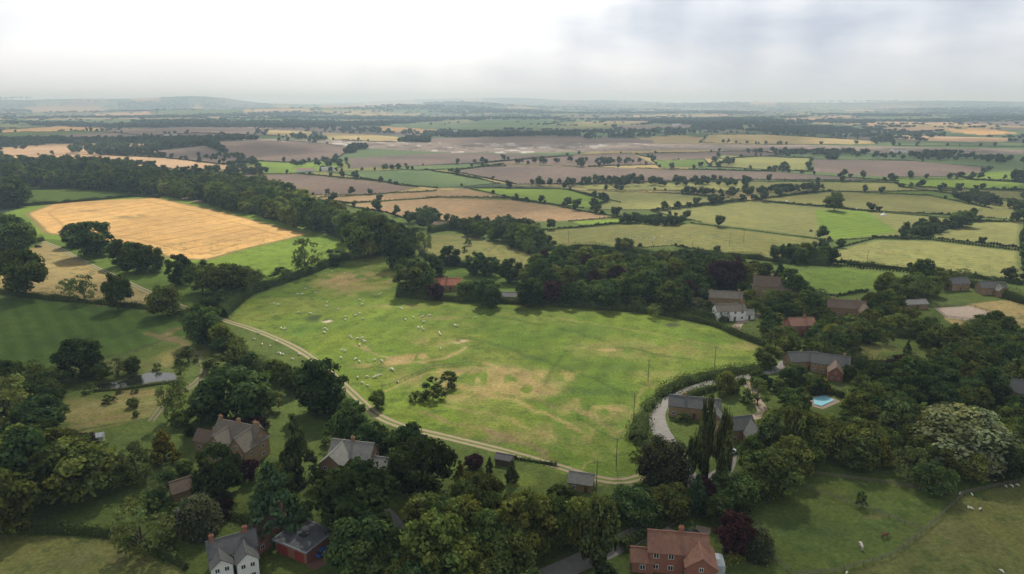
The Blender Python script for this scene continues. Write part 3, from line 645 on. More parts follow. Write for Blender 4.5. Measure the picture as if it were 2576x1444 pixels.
for i in range(8):
    a=i/8*6.2832;xx,yy=1.85*math.cos(a),1.85*math.sin(a);b_.box(xx-.03,yy-.03,0,xx+.03,yy+.03,2.6)
b_.obj('poles',BLK,e);ring(1.83,1.87,2.5,2.58).obj('top_ring',BLK,e)
TENT=simple('tent_canvas',(.7,.69,.66),(.6,.59,.56))
for u,v,s_ in((1896,492,4),(2157,528,3.6),(2222,543,4.6),(1978,509,3.6)):
    x,y,_=P(u,v);b_=B();b_.v=[(math.cos(i/10*6.2832)*.5,math.sin(i/10*6.2832)*.5,0) for i in range(10)]+[(math.cos(i/10*6.2832)*.5,math.sin(i/10*6.2832)*.5,.2) for i in range(10)]+[(math.cos(i/10*6.2832)*.2,math.sin(i/10*6.2832)*.2,.42) for i in range(10)]+[(0,0,.75)]
    b_.f=[(i,(i+1)%10,10+(i+1)%10,10+i) for i in range(10)]+[(10+i,10+(i+1)%10,20+(i+1)%10,20+i) for i in range(10)]+[(20+i,20+(i+1)%10,30) for i in range(10)]
    me=bpy.data.meshes.new('bell_tent');me.from_pydata(b_.v,[],b_.f);me.materials.append(TENT);link('bell_tent',me,(x,y,HTs(x,y)),0,(s_,s_,s_))

# ---------------------------------------------------------------- cars
TYR=simple('tyre',(.02,.02,.02))
def car(u,v,yaw,colr,name='parked_car'):
    x,y,_=P(u,v);e=bpy.data.objects.new(name,None);sc.collection.objects.link(e);e.location=(x,y,HTs(x,y)+.06);e.rotation_euler=(0,0,math.radians(yaw))
    paint=simple('car_paint',colr,colr,1,.25,spec=.6)
    def ext(prof,hw,taper=1):
        b_=B();n=len(prof);b_.v=[(p[0],-hw*(taper if p[1]>1.2 else 1),p[1]) for p in prof]+[(p[0],hw*(taper if p[1]>1.2 else 1),p[1]) for p in prof]
        b_.f=[list(range(n))[::-1],list(range(n,2*n))]+[[i,(i+1)%n,n+(i+1)%n,n+i] for i in range(n)];return b_
    ext([(-2.1,.3),(2.1,.3),(2.15,.6),(2.0,.82),(1.1,.95),(-1.9,1.0),(-2.15,.8)],.88).obj('body',paint,e)
    ext([(1.15,.95),(.4,1.38),(-1.3,1.42),(-1.95,1.0)],.80,.82).obj('glasshouse',GLS,e)
    ext([(.35,1.40),(.25,1.46),(-1.2,1.50),(-1.35,1.43)],.70,.95).obj('roof',paint,e)
    for i,(a,b2) in enumerate(((1.3,.8),(1.3,-.8),(-1.35,.8),(-1.35,-.8))):
        w_=B();k=12;w_.v=[(a+.32*math.cos(t*6.2832/k),b2-.12,.32+.32*math.sin(t*6.2832/k)) for t in range(k)]+[(a+.32*math.cos(t*6.2832/k),b2+.12,.32+.32*math.sin(t*6.2832/k)) for t in range(k)]
        w_.f=[list(range(k)),list(range(k,2*k))[::-1]]+[[t,k+t,k+(t+1)%k,(t+1)%k] for t in range(k)];w_.obj('wheel_%d'%(i+1),TYR,e)
car(1838,1142,30,(.55,.6,.68));car(1738,1350,20,(.02,.02,.03));car(815,1392,60,(.05,.12,.4));car(97,622,10,(.03,.035,.04));car(1268,752,0,(.1,.2,.4));car(2040,582,60,(.05,.07,.06));car(1905,955,100,(.2,.02,.02))

# ---------------------------------------------------------------- animals
def skin(name,verts,edges,rad_,sub=1):
    me=bpy.data.meshes.new(name);me.from_pydata(verts,edges,[]);o=bpy.data.objects.new(name,me);sc.collection.objects.link(o)
    o.modifiers.new('s','SKIN');sv=me.skin_vertices[0].data
    for i,r in enumerate(rad_): sv[i].radius=(r,r) if not isinstance(r,tuple) else r
    sv[0].use_root=True;m=o.modifiers.new('d','SUBSURF');m.levels=sub
    dg=bpy.context.evaluated_depsgraph_get();res=bpy.data.meshes.new_from_object(o.evaluated_get(dg))
    bpy.data.objects.remove(o);res.name=name;return res
def quad_animal(name,L,bh,br,leg,headlow,legr,hr,neck):
    v=[(-L*.45,0,bh),(-L*.15,0,bh-.02*L),(L*.2,0,bh),(L*.42,0,bh+.02*L)]
    e=[(0,1),(1,2),(2,3)];r=[br*.85,br,br*1.02,br*.8]
    hx,hz=(L*.42+neck*.8,bh-neck*.75) if headlow else (L*.42+neck*.7,bh+neck*.75)
    v+=[((L*.42+hx)/2+.02,0,(bh+hz)/2+.03),(hx,0,hz),(hx+hr*2.0,0,hz-hr*1.3)];e+=[(3,4),(4,5),(5,6)];r+=[br*.5,hr,hr*.6]
    for sy in(-1,1):
        o=len(v);v+=[(L*.33,sy*br*.55,bh-br*.7),(L*.34,sy*br*.55,leg*.5),(L*.33,sy*br*.55,.03)];e+=[(3,o),(o,o+1),(o+1,o+2)];r+=[legr*1.8,legr,legr*.85]
        o=len(v);v+=[(-L*.38,sy*br*.55,bh-br*.7),(-L*.33,sy*br*.55,leg*.75),(-L*.46,sy*br*.55,leg*.42),(-L*.43,sy*br*.55,.03)];e+=[(0,o),(o,o+1),(o+1,o+2),(o+2,o+3)];r+=[legr*2.4,legr*1.7,legr,legr*.85]
        o=len(v);v+=[(hx-.02,sy*hr*1.5,hz+hr*.9)];e+=[(5,o)];r+=[hr*.3]
    o=len(v);v+=[(-L*.55,0,bh-.02*L),(-L*.58,0,bh-.3*L)];e+=[(0,o),(o,o+1)];r+=[legr,legr*.7]
    return skin(name,v,e,r)
WOOL=simple('wool',(.74,.71,.60),(.62,.59,.48),4,.95);HORSE=simple('pale_hide',(.6,.56,.48),(.5,.45,.38),2);COWB=simple('brown_hide',(.16,.06,.03),(.12,.045,.025),2)
S1=quad_animal('sheep_grazing',1.2,.64,.30,.5,True,.05,.12,.42);S2=quad_animal('sheep_standing',1.2,.66,.30,.5,False,.05,.12,.34)
S1.materials.append(WOOL);S2.materials.append(WOOL)
def sheep(u,v,s=1.0):
    x,y,_=P(u,v);s*=random.uniform(.8,1.1);link('sheep',random.choice([S1,S1,S2]),(x,y,HTs(x,y)),random.uniform(0,6.28),(s,s,s))
shp=[(768,728),(748,741),(760,742),(795,738),(823,762),(823,772),(850,780),(690,765),(700,768),(905,756),(910,768),(870,798),(895,795),(905,790),(912,803),(868,806),(818,828),(824,832),(815,838),(880,848),(885,852),(900,853),(913,858),(917,862),(912,852),(905,870),(708,828),(716,830),(680,872),(697,860),(700,890),(706,893),(712,893),(735,905),(752,893),(860,882),(868,885),(858,902),(905,912),(895,905),(943,908),(960,910),(900,952),(912,965),(922,950),(925,972),(940,952),(957,945),(946,950),(988,933),(985,930),(1000,962),(1008,777),(1012,779),(1063,798),(1065,812),(1053,827),(1062,826),(1065,831),(1080,795),(1105,838),(1108,843),(1108,878),(1150,822),(1040,800),(960,738),(955,742),(1020,806),(780,790),(750,788),(850,720),(820,690),(835,684),(866,690),(1196,800),(640,855),(660,868),(650,840),(1145,820),(1210,640),(1240,648),(1270,655),(1195,630),(1285,660),(1230,630)]
for u,v in shp: sheep(u,v)
for i in range(24): sheep(random.uniform(1560,1800),random.uniform(596,612))
for u,v in((2435,1279),(2440,1281),(2465,1283),(2545,1225),(2560,1222),(2415,1243),(2445,1247),(2530,1225),(2130,1443),(2520,1440)): sheep(u,v,.75)
hm=quad_animal('horse_body',2.0,1.25,.33,.85,True,.07,.15,.75);hm.materials.append(HORSE);x,y,_=P(2165,1380);link('horse',hm,(x,y,0),1.4,(.95,.95,.95))
cm=quad_animal('cow_body',1.9,1.05,.38,.7,True,.07,.15,.5);cm.materials.append(COWB);x,y,_=P(2225,1353);link('cow',cm,(x,y,0),.4)

# ---------------------------------------------------------------- fences, poles and wires
TIM=simple('weathered_timber',(.20,.17,.14),(.13,.11,.09),3)
def fence(name,px,step=2.5,h=1.25):
    L=np.array(PP(px));b_=B()
    for i in range(len(L)-1):
        p,q_=L[i],L[i+1];d=q_-p;ln=np.linalg.norm(d);n=max(1,int(ln/step));u_=d/ln;nn=np.array([-u_[1],u_[0]])
        for j in range(n): a=p+d*j/n;b_.box(a[0]-.06,a[1]-.06,-.2,a[0]+.06,a[1]+.06,h)
        for z in(.45,.8,1.12):
            c=[p+nn*.06,q_+nn*.06,q_+nn*.1,p+nn*.1];b_.hexa([(k[0],k[1],z) for k in c]+[(k[0],k[1],z+.09) for k in c])
    b_.obj(name,TIM,None)
fence('paddock_fence',[(2040,1195),(2200,1215),(2400,1248),(2420,1250),(2330,1332),(2240,1402),(2100,1442),(1990,1449)])
fence('paddock_fence',[(1990,1440),(1925,1395),(1880,1380)]);fence('paddock_fence',[(2420,1246),(2576,1212)]);fence('paddock_fence',[(2030,1232),(2200,1290),(2315,1335)],3,1.1)
fence('arena_fence',[(2350,775),(2440,770),(2495,788),(2440,806),(2380,800),(2350,775)])
fence('field_fence',[(60,950),(180,915),(300,900),(400,865)],3,1.1);fence('field_fence',[(960,980),(1090,925),(1190,915)],3.5,1.0)
def pole(u,v,h=8.5):
    x,y,_=P(u,v);z=HTs(x,y);V,Q=tube((0,0,-.3),(0,0,h),.13,.09,8);e=mesh_np('utility_pole',V,Q,mats=(TIM,))
    o=link('utility_pole',e,(x,y,z));b_=B();b_.box(-.9,-.06,h-.5,.9,.06,h-.38)
    for k in(-.8,0,.8): b_.box(k-.05,-.05,h-.38,k+.05,.05,h-.2)
    b_.obj('crossarm',TIM,o);return np.array([x,y,z+h-.2])
WIRE=simple('cable',(.05,.05,.05))
def wire(a,b,sag=.8):
    Vs=[];Qs=[];o=0
    for off in(-.8,0,.8):
        pr=None
        for i in range(13):
            t=i/12;p=a*(1-t)+b*t;p=p+np.array([off,0,-sag*4*t*(1-t)])
            if pr is not None:
                V,Q=tube(pr,p,.018,.018,4);Vs.append(V);Qs.append(Q+o);o+=len(V)
            pr=p
    link('overhead_wire',mesh_np('overhead_wire',np.vstack(Vs),np.vstack(Qs),mats=(WIRE,)))
ps=[pole(1500,1235),pole(1550,1172),pole(1594,1050),pole(1630,960)];
for a,b_ in zip(ps[:-1],ps[1:]): wire(a,b_)
pole(1797,925);pole(455,1365);pole(1338,1438,9);pole(1700,665);pole(1835,618);pole(1870,610);pole(1640,640);pole(2180,665);pole(1430,610);pole(1740,640)

# ---------------------------------------------------------------- hedges
def hedge(px,w=2,h=2,colr=(.078,.106,.035),name='hedge',dens=30,lf=.42):
    L=smooth_line(PP(px),1.0);n=len(L);rs=np.random.RandomState(int(px[0][0]*3+px[0][1])%9999)
    d=np.gradient(L,axis=0);d/=np.linalg.norm(d,axis=1,keepdims=True)+1e-9;nr_=np.stack([-d[:,1],d[:,0]],1)
    s=np.arange(n)
    hh=h*(.45+1.05*vn(s*.19,s*0,4));wj=w*(.5+1.0*vn(s*.15,s*0,9));k=9
    an=np.linspace(0,math.pi,k);core=[]
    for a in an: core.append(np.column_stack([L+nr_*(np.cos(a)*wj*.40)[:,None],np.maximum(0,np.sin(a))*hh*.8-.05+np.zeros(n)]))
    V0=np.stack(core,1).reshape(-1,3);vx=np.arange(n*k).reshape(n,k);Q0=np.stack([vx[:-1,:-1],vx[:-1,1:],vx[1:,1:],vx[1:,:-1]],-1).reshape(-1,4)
    m=int(n*dens*(w+h)/4);i=rs.randint(0,n,m);a=rs.uniform(0,math.pi,m);jr=rs.uniform(.78,1.35,m)
    C_=np.column_stack([L[i]+nr_[i]*(np.cos(a)*wj[i]*.5*jr)[:,None]+rs.uniform(-.6,.6,(m,2)),np.sin(a)*hh[i]*jr])
    nn=np.column_stack([nr_[i]*np.cos(a)[:,None],np.sin(a)+.2])+rs.normal(size=(m,3))*.45
    V1,Q1=quads_at(C_,nn,lf,rs)
    lum=(.6+.8*vn(i*.3,i*0.,7))*rs.uniform(.65,1.4,m)
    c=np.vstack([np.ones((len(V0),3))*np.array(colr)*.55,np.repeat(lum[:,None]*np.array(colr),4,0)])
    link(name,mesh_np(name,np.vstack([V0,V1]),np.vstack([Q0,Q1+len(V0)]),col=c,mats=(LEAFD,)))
HG=[([(470,800),(540,858),(600,895),(680,945),(760,985),(800,1010)],5,4.0),([(830,1010),(880,1060),(960,1115)],4,3),
([(0,738),(120,752),(300,770),(390,778),(470,795)],3,2.5),([(560,800),(620,745),(700,716),(760,694),(875,652)],4.5,4.5),([(0,600),(60,615),(110,605)],3,3),
([(1660,790),(1740,806),(1800,820),(1850,842),(1925,872)],2.6,2.4),([(1690,782),(1780,800),(1830,812)],3,3),
([(1930,925),(1850,938),(1740,958),(1660,998),(1618,1050),(1604,1110)],5.0,2.2),([(1870,962),(1790,982),(1725,1002),(1700,1040)],2.5,1.8),
([(-60,1338),(0,1340),(150,1338),(300,1352),(400,1392),(470,1432)],2,1.9),([(540,1290),(620,1312),(700,1330)],2.5,2.2),([(640,1300),(760,1340)],2,2),
([(1560,1380),(1660,1320),(1720,1285)],3,2.0),([(1400,1172),(1330,1160),(1280,1152)],1.0,.9),
([(2350,815),(2300,850),(2170,832),(2060,842)],3,3),([(2040,842),(2100,900),(2180,915)],3,3),([(2000,960),(2060,975),(2120,1000)],2,2),
([(1330,640),(1400,628),(1560,628),(1640,640),(1800,640),(1900,652),(1990,664)],4,3),([(2000,662),(2080,666)],7,5),([(1000,745),(1080,752),(1260,762),(1400,768),(1640,788)],4,3),
([(1060,640),(1100,660),(1200,676),(1300,690)],3,3),([(2130,665),(2350,688),(2576,716)],2.6,2.2),([(2330,700),(2440,720),(2576,765)],4,4),
([(330,488),(200,474),(60,478)],3,3),([(0,515),(80,517),(330,496),(400,498)],3,3),([(2050,880),(2160,925),(2300,925)],4,4),([(0,1000),(80,975),(150,950)],3,3)]
for px,w_,h_ in HG: hedge(px,w_,h_)
hedge([(1790,1440),(1850,1405),(1925,1388)],2.2,1.8,(.17,.18,.04),'golden_hedge');hedge([(1080,585),(1160,575),(1260,590),(1330,600)],6,5)
for a in([(236,968),(300,954),(345,942)],[(240,985),(300,981),(350,975),(440,961)]): hedge(a,1.0,.9,(.12,.14,.05),'reeds',30,.25)

# ---------------------------------------------------------------- trees near (individual)
TL=[(25,1340,150,170,'o'),(95,1250,170,190,'d'),(190,1250,170,150,'o'),(50,1200,140,130,'o'),(30,1090,150,150,'f'),(110,1090,110,100,'o'),(130,985,90,60,'o'),(80,1000,90,60,'f'),(150,1180,110,110,'o'),
(207,950,108,105,'d'),(415,1160,80,90,'y',.75),(345,1210,90,100,'f'),(362,1400,140,160,'f'),(500,1340,100,100,'w',.55),(525,1300,40,50,'y'),(430,1320,50,60,'o'),(555,1250,120,140,'d'),(630,1210,50,60,'r'),(560,1300,50,50,'r'),
(690,1350,170,220,'c',1.5),(752,1235,110,215,'c',1.2),(700,1260,90,110,'o'),(215,1135,50,50,'r'),(600,1070,180,150,'d'),(525,1060,90,90,'d'),(440,1060,70,110,'f'),(610,1110,110,60,'r'),(680,1035,70,50,'f'),(460,1070,50,40,'o'),
(815,1040,120,140,'o',.8),(735,985,60,70,'o'),(695,965,60,65,'o'),(885,1110,80,110,'o'),(940,1150,80,90,'o'),(605,915,60,70,'f'),(510,865,90,100,'o'),(560,880,60,70,'o'),(545,930,80,40,'b'),(475,910,60,40,'b'),
(900,1335,200,180,'o',.8),(935,1440,180,150,'o',.9),(975,1460,110,90,'l'),(1065,1240,150,150,'o',.7),(1030,1150,90,90,'o'),(1000,1230,60,110,'c'),(1158,1215,38,70,'y',.45),(1195,1180,45,40,'r'),(1232,1190,24,50,'c',1.4),(1287,1215,40,70,'c'),
(1065,1340,100,100,'o'),(1140,1360,150,110,'o',.9),(1110,1490,180,220,'o',1.1),(1200,1290,120,110,'l',.8),(1225,1430,140,160,'o',1.1),(1310,1410,150,180,'l',.9),(1395,1380,90,150,'o'),(1445,1370,90,130,'l',.9),(1505,1430,100,190,'p',.8),(1520,1510,110,120,'c'),(1250,1500,150,90,'o'),
(1600,1310,120,90,'o'),(1665,1220,115,125,'w',.45),(1685,1300,90,90,'o'),(1630,1290,80,70,'o'),(1750,1300,70,130,'c'),(1840,1275,110,90,'o'),(1845,1390,90,110,'r'),(1898,1395,80,75,'w',.7),(1935,1245,140,120,'o'),(1770,1280,60,90,'r'),
(1768,1220,46,230,'p',.9),(1812,1225,46,200,'p',.95),(1738,1195,34,100,'p'),(1825,990,50,60,'o'),(1905,1020,60,70,'f'),(1935,1150,80,110,'p',.85),(1985,1160,66,140,'p',.8),(2000,1030,70,60,'o'),(2060,985,70,50,'y',.4),(2215,1170,75,80,'y',.8),
(2420,1160,210,130,'w'),(2280,955,110,55,'r'),(2305,1000,130,60,'r'),(2165,1275,30,45,'b'),(1090,1000,70,55,'b'),(1128,975,55,45,'b'),(1045,1008,40,25,'b'),(952,1025,42,48,'o'),(2350,1240,90,80,'o'),(2280,905,30,60,'c'),
(1800,960,20,16,'b'),(1900,975,30,30,'o'),(1960,985,40,35,'o'),(1880,1010,40,30,'b'),(1720,1060,40,25,'b'),(1990,950,40,40,'f'),(2040,900,45,50,'o'),(1990,855,30,25,'o'),(1870,790,40,40,'o'),(1780,790,35,35,'o'),(2080,810,40,30,'f'),(2185,815,45,40,'o'),(2060,845,50,35,'o'),(1900,790,35,35,'o'),(2140,960,40,45,'o'),
(255,955,46,46,'o'),(298,948,50,50,'f'),(335,938,36,44,'o'),(455,950,30,34,'f'),(275,1012,35,22,'b'),(455,1010,45,60,'f'),(395,930,26,20,'b'),(228,985,34,26,'b'),(340,988,22,12,'b'),(300,990,18,10,'b'),
(65,745,110,120,'o'),(30,640,90,100,'o'),(40,520,70,70,'d'),(0,510,50,60,'d'),(235,645,110,90,'d'),(190,620,60,60,'d'),(310,670,60,70,'d'),(345,685,80,75,'d'),(385,685,60,70,'d'),(215,760,55,70,'f'),(175,745,40,45,'f'),(298,780,65,95,'o'),(420,795,80,80,'o'),(455,715,70,75,'d'),(510,735,80,80,'o'),(575,745,110,80,'o'),(620,720,80,50,'o'),(540,770,80,40,'o'),
(770,690,70,90,'f'),(710,700,60,30,'b'),(840,665,60,40,'b'),(905,650,85,100,'o'),(960,640,80,100,'o'),(1005,675,80,90,'d'),(1040,740,95,90,'d'),(1080,720,70,80,'d'),(1000,620,60,60,'o'),(1068,640,40,55,'f'),(1040,620,50,50,'o'),
(1132,668,50,50,'d'),(1200,690,60,55,'d'),(1232,695,55,50,'d'),(1285,710,60,60,'d'),(1178,618,22,20,'b'),(1168,635,16,16,'b'),(1175,750,50,45,'o'),(1230,770,65,70,'d'),(1200,755,40,50,'d'),(1100,755,40,45,'r'),(1335,770,70,70,'d'),
(1575,632,32,34,'o'),(2098,530,46,46,'o'),(1462,420,20,24,'o'),(1752,785,45,35,'w',.7),(1960,710,35,60,'c'),(1985,745,60,70,'d'),(2000,745,50,50,'o'),(1935,820,30,40,'o'),(1930,920,60,55,'o'),(1950,880,60,60,'f'),(1985,895,50,60,'o'),(2420,570,50,40,'o'),(2420,700,40,25,'f')]
for t in TL: T(*t)
dk=['o','o','d','o','o','f','l']
fill([(1960,1130),(2010,1050),(2130,1030),(2160,960),(2320,925),(2400,880),(2576,850),(2680,900),(2700,1240),(2576,1200),(2420,1225),(2250,1200),(2080,1180),(1960,1220)],6.6,(7,13),(.8,1.15),['o','o','d','o','l','f','o','o'],.95,4000,.4)
fill([(2400,880),(2420,850),(2500,820),(2576,870),(2576,960),(2420,960)],6,(7,11),(.8,1.1),dk,up=0)
fill([(1330,760),(1320,690),(1360,640),(1500,640),(1700,645),(1880,655),(1950,690),(1890,715),(1790,735),(1700,785),(1560,780),(1400,768)],7.5,(7,14),(.8,1.15),['d','o','o','d','o','r','l','o'],.95,4000,.5)
fill([(1270,612),(1300,585),(1340,590),(1380,625),(1330,640)],6,(9,13),(.9,1.2),dk,up=.2)
fill([(1150,590),(1230,575),(1330,590),(1300,610),(1200,600)],8,(8,12),(.8,1.1),dk,up=.2)
fill([(1960,650),(2000,640),(2080,660),(2010,668)],7,(7,11),(.7,1.),dk,up=0)
fill([(1640,800),(1760,760),(1800,740),(1700,740),(1640,770)],7,(7,12),(.8,1.),dk,up=.3)
fill([(1870,700),(2050,750),(2200,760),(2230,700),(2300,740),(2320,790),(2260,830),(2150,850),(2040,800),(1960,800),(1850,740)],6.5,(6,10),(.7,1.05),dk,1,4000,.2)
fill([(2290,700),(2380,705),(2350,750),(2290,760)],8,(9,14),(.8,1.1),dk,up=0)
fill([(1930,850),(2050,850),(2060,880),(2200,905),(2300,880),(2420,860),(2330,840),(2200,850),(2060,830)],5.5,(6,9),(.7,1.05),dk,up=0)
fill([(1900,960),(2000,950),(2100,1000),(2010,1040),(1940,1000)],5.5,(5,8),(.7,1.),dk,up=0)
fill([(1740,1000),(1850,985),(1850,1010),(1760,1025)],7,(3,5),(.7,1.),['o','b','f'],up=0)
fill([(1900,760),(2200,830),(2200,900),(1930,850)],6,(4,7),(.7,1.),['o','b','f','d'],up=0)
fill([(1590,1080),(1620,1080),(1630,1130),(1600,1160)],5,(3,5),(.6,.9),['b'],up=0)
fill([(1840,1060),(2010,1040),(1990,1200),(1880,1260),(1860,1150)],5,(5,8),(.9,1.3),['o','o','f','l'],1,4000,.4)
fill([(1060,1240),(1230,1220),(1420,1240),(1560,1290),(1580,1390),(1450,1449),(1300,1580),(960,1580),(860,1480),(900,1340)],6.4,(6.5,11),(1.0,1.3),['o','o','l','d','o','f','l'],1.0,5000,.75)
fill([(1600,1230),(1740,1230),(1880,1180),(1960,1200),(1880,1300),(1840,1350),(1740,1300)],5.4,(5,7.5),(.8,1.1),dk,1,4000,.5)
fill([(0,1090),(120,1080),(260,1150),(330,1230),(200,1270),(0,1270)],6.5,(7,10),(.8,1.2),dk,up=.5)
fill([(280,1220),(420,1190),(560,1160),(560,1250),(430,1290),(300,1270)],5,(4,6),(.7,1.),['o','b','f','d'],up=.3)
fill([(820,1060),(960,1090),(1000,1180),(960,1250),(1000,1290),(900,1300)],6,(5,8),(.7,1.2),['o','d','b'],up=.3)
fill([(420,1380),(520,1370),(560,1300),(640,1340),(720,1330),(700,1400),(560,1380)],5,(2.5,4),(.7,1.),['b','o'],up=0)
fill([(650,1430),(760,1410),(820,1500),(640,1560)],6,(4,6),(.7,1.),['o','r','b'],up=.3)
fill([(480,800),(560,850),(640,930),(600,920),(520,870)],5,(5,8),(.8,1.1),dk,up=0)
fill([(0,930),(130,930),(150,1040),(100,1100),(0,1110)],6,(6,9),(.8,1.1),['f','o','o'],up=.4)
fill([(330,1020),(520,1100),(520,1140),(420,1120),(320,1100)],8,(2,4),(.6,.9),['b','o'],up=0)
fill([(380,450),(470,445),(640,460),(760,500),(870,548),(990,580),(1010,640),(900,655),(860,600),(760,578),(620,540),(480,505),(385,492)],8,(10,17),(.95,1.3),['o','o','d','l','o'],1.05,6000,.35)
fill([(0,415),(130,412),(300,420),(400,445),(380,490),(250,480),(60,470),(0,470)],10,(13,20),(.9,1.2),['o','d','o'],.95,3000,.35)
fill([(0,455),(60,462),(70,505),(0,520)],9,(11,15),(.9,1.1),['d','o'],up=.2)
fill([(0,560),(60,580),(80,620),(30,650),(0,650)],8,(9,14),(.8,1.2),dk,up=.3)
print('trees',ntree)

# ---------------------------------------------------------------- distant trees & hedgerows (merged masses)
def lite(seed,lobes,nq,ls=.22):
    rs=np.random.RandomState(seed);V=[];Q=[];T_=[];c=[];o=0
    for L in range(lobes):
        a=rs.uniform(0,6.28);rd=rs.uniform(0,.30) if lobes>1 else 0;z=rs.uniform(.3,.72) if lobes>1 else .4;lr=rs.uniform(.18,.28) if lobes>1 else .42
        ct=np.array([math.cos(a)*rd,math.sin(a)*rd,z]);b_=rs.uniform(.75,1.2)
        v=ICO1[0]*lr*.85*np.array([1,1,.95])*rs.uniform(.8,1.15,(12,1))+ct;V.append(v);T_.append(ICO1[1]+o);o+=12;c.append(np.ones(12)*.8*b_)
        n=rs.normal(size=(nq,3));n/=np.linalg.norm(n,axis=1,keepdims=True);n[:,2]=np.abs(n[:,2])*.9-.15
        v,q_=quads_at(ct+n*lr*rs.uniform(.8,1.15,(nq,1)),n+rs.normal(size=(nq,3))*.3,ls*.6,rs);V.append(v);Q.append(q_+o);o+=len(v);c.append(np.repeat(b_*rs.uniform(.7,1.4,nq),4))
    return np.vstack(V),np.vstack(Q),np.vstack(T_),np.concatenate(c)
LT=[lite(i,7,16) for i in range(6)];LB=[lite(50+i,1,14,ls=.45) for i in range(4)]
def mass(name,pts,tmpl):
    pts=np.array(pts);V=[];Q=[];T_=[];c=[];o=0
    var=R.randint(0,len(tmpl),len(pts));z=HT(pts[:,0],pts[:,1])
    for k,(tv,tq,tt,tc_) in enumerate(tmpl):
        s=pts[var==k];zz=z[var==k];m=len(s)
        if m==0: continue
        a=R.uniform(0,6.28,m);ca,sa=np.cos(a)[:,None],np.sin(a)[:,None]
        X=(tv[:,0]*ca-tv[:,1]*sa)*s[:,2:3]+s[:,0:1];Y=(tv[:,0]*sa+tv[:,1]*ca)*s[:,2:3]+s[:,1:2];Z=tv[:,2]*s[:,3:4]+zz[:,None]-.2
        v=np.stack([X,Y,Z],-1).reshape(-1,3);idx=(np.arange(m)*len(tv))[:,None,None]
        V.append(v);Q.append((tq[None]+idx).reshape(-1,4)+o);T_.append((tt[None]+idx).reshape(-1,3)+o);o+=len(v)
        c.append((tc_[None,:,None]*s[:,None,4:7]).reshape(-1,3))
    link(name,mesh_np(name,np.vstack(V),np.vstack(Q),np.vstack(T_),0,0,np.vstack(c),(LEAFD,)));print(name,len(pts))
def tc3(k=1.0):
    v=random.uniform(.75,1.3)*k;h_=random.uniform(.9,1.1);return [.060*v*h_,.083*v,.034*v]
trees=[];hed=[]
for key,poly,hg in FP:
    if not hg: continue
    for i in range(len(poly)):
        a=np.array(poly[i]);b_=np.array(poly[(i+1)%len(poly)]);ln=np.linalg.norm(b_-a)
        if abs(a[0])>a[1]*.8+50 and abs(b_[0])>b_[1]*.8+50: continue
        s=0;gap=random.random()<.18;treey=random.choice([90,60,40,25,14,140,200]);nxt=random.uniform(0,treey)
        if gap: continue
        jn=random.uniform(0,100);nd=np.array([-(b_-a)[1],(b_-a)[0]])/max(ln,1);hs=random.uniform(.55,1.1)
        while s<ln:
            p=a+(b_-a)*s/ln;r_=np.linalg.norm(p);k=max(1,min(2.2,r_/900));wob=(vn(np.array([s/40.]),np.array([jn]))[0]-.5)*6
            p=p+nd*wob
            thick=vn(np.array([s/60.]),np.array([jn+7]))[0]
            hed.append([p[0],p[1],hs*2.6*k*(.6+.8*thick),hs*(1.6+2.4*thick)*random.uniform(.6,1.3)]+tc3())
            s+=1.7*k
            if s>nxt and r_>420:
                w_=random.uniform(4,12);trees.append([p[0],p[1],w_,w_*random.uniform(.8,1.1)]+tc3());nxt=s+random.expovariate(1/treey)+4
M=110000
t_=R.uniform(-46,46,M)*math.pi/180;rq=CH/R.uniform(CH/14000,CH/1050,M);X=np.sin(t_)*rq;Y=np.cos(t_)*rq
ed,_i,wo=farfield(X,Y)
hand=np.zeros(M,bool)
for key,poly,hg in FP: hand|=inpoly(X,Y,poly)
ok=(~hand)&(((ed<6+rq/500)&(vn(X/90,Y/90,3)>.35))|(wo>.605-.05*np.clip((rq-2200)/1500,0,1)))
for x,y,r_,w0 in zip(X[ok],Y[ok],rq[ok],wo[ok]):
    k=max(1,r_/1800);w_=random.uniform(8,15)*min(k,3.2);trees.append([x,y,w_,random.uniform(7,12)*(1.25 if w0>.56 else .9)]+tc3(.8))
def clump(px,n,wr,hf=1.0,tone=1.0):
    poly=PP(px);xs=[p[0] for p in poly];ys=[p[1] for p in poly];c=0
    while c<n:
        x=random.uniform(min(xs),max(xs));y=random.uniform(min(ys),max(ys))
        if inpoly(np.array([x]),np.array([y]),poly)[0]: w_=random.uniform(*wr);trees.append([x,y,w_,w_*hf*random.uniform(.8,1.1)]+tc3(tone));c+=1
clump([(170,392),(190,372),(380,370),(395,384),(330,394)],70,(12,18),1,1.25);clump([(90,430),(100,410),(250,404),(420,420),(420,440),(250,425)],60,(9,14))
clump([(0,378),(70,362),(140,356),(150,366),(40,380)],30,(10,14));clump([(700,348),(760,345),(830,355),(820,362),(720,356)],30,(10,15))
clump([(1560,560),(1590,550),(1720,560),(1700,568),(1580,568)],45,(7,9),.9,.8);clump([(1130,575),(1180,565),(1330,575),(1340,590),(1180,585)],40,(8,12))
clump([(600,425),(680,435),(660,442),(500,432)],24,(9,12));clump([(500,395),(600,395),(650,415),(560,412)],24,(9,12));clump([(730,412),(860,408),(850,420),(740,420)],26,(9,12))
clump([(1330,462),(1560,455),(1900,462),(1900,470),(1500,470),(1340,470)],70,(8,12));clump([(1400,348),(1420,330),(1700,325),(1800,335),(1650,345),(1500,352)],110,(15,24),.8)
clump([(1020,558),(1090,540),(1110,560),(1060,580)],30,(7,11),1.1,1.2);clump([(300,312),(550,305),(760,316),(740,324),(520,320),(300,320)],150,(20,32),.6);clump([(700,325),(850,325),(1300,338),(1380,345),(1150,345),(850,332)],120,(15,25),.7)
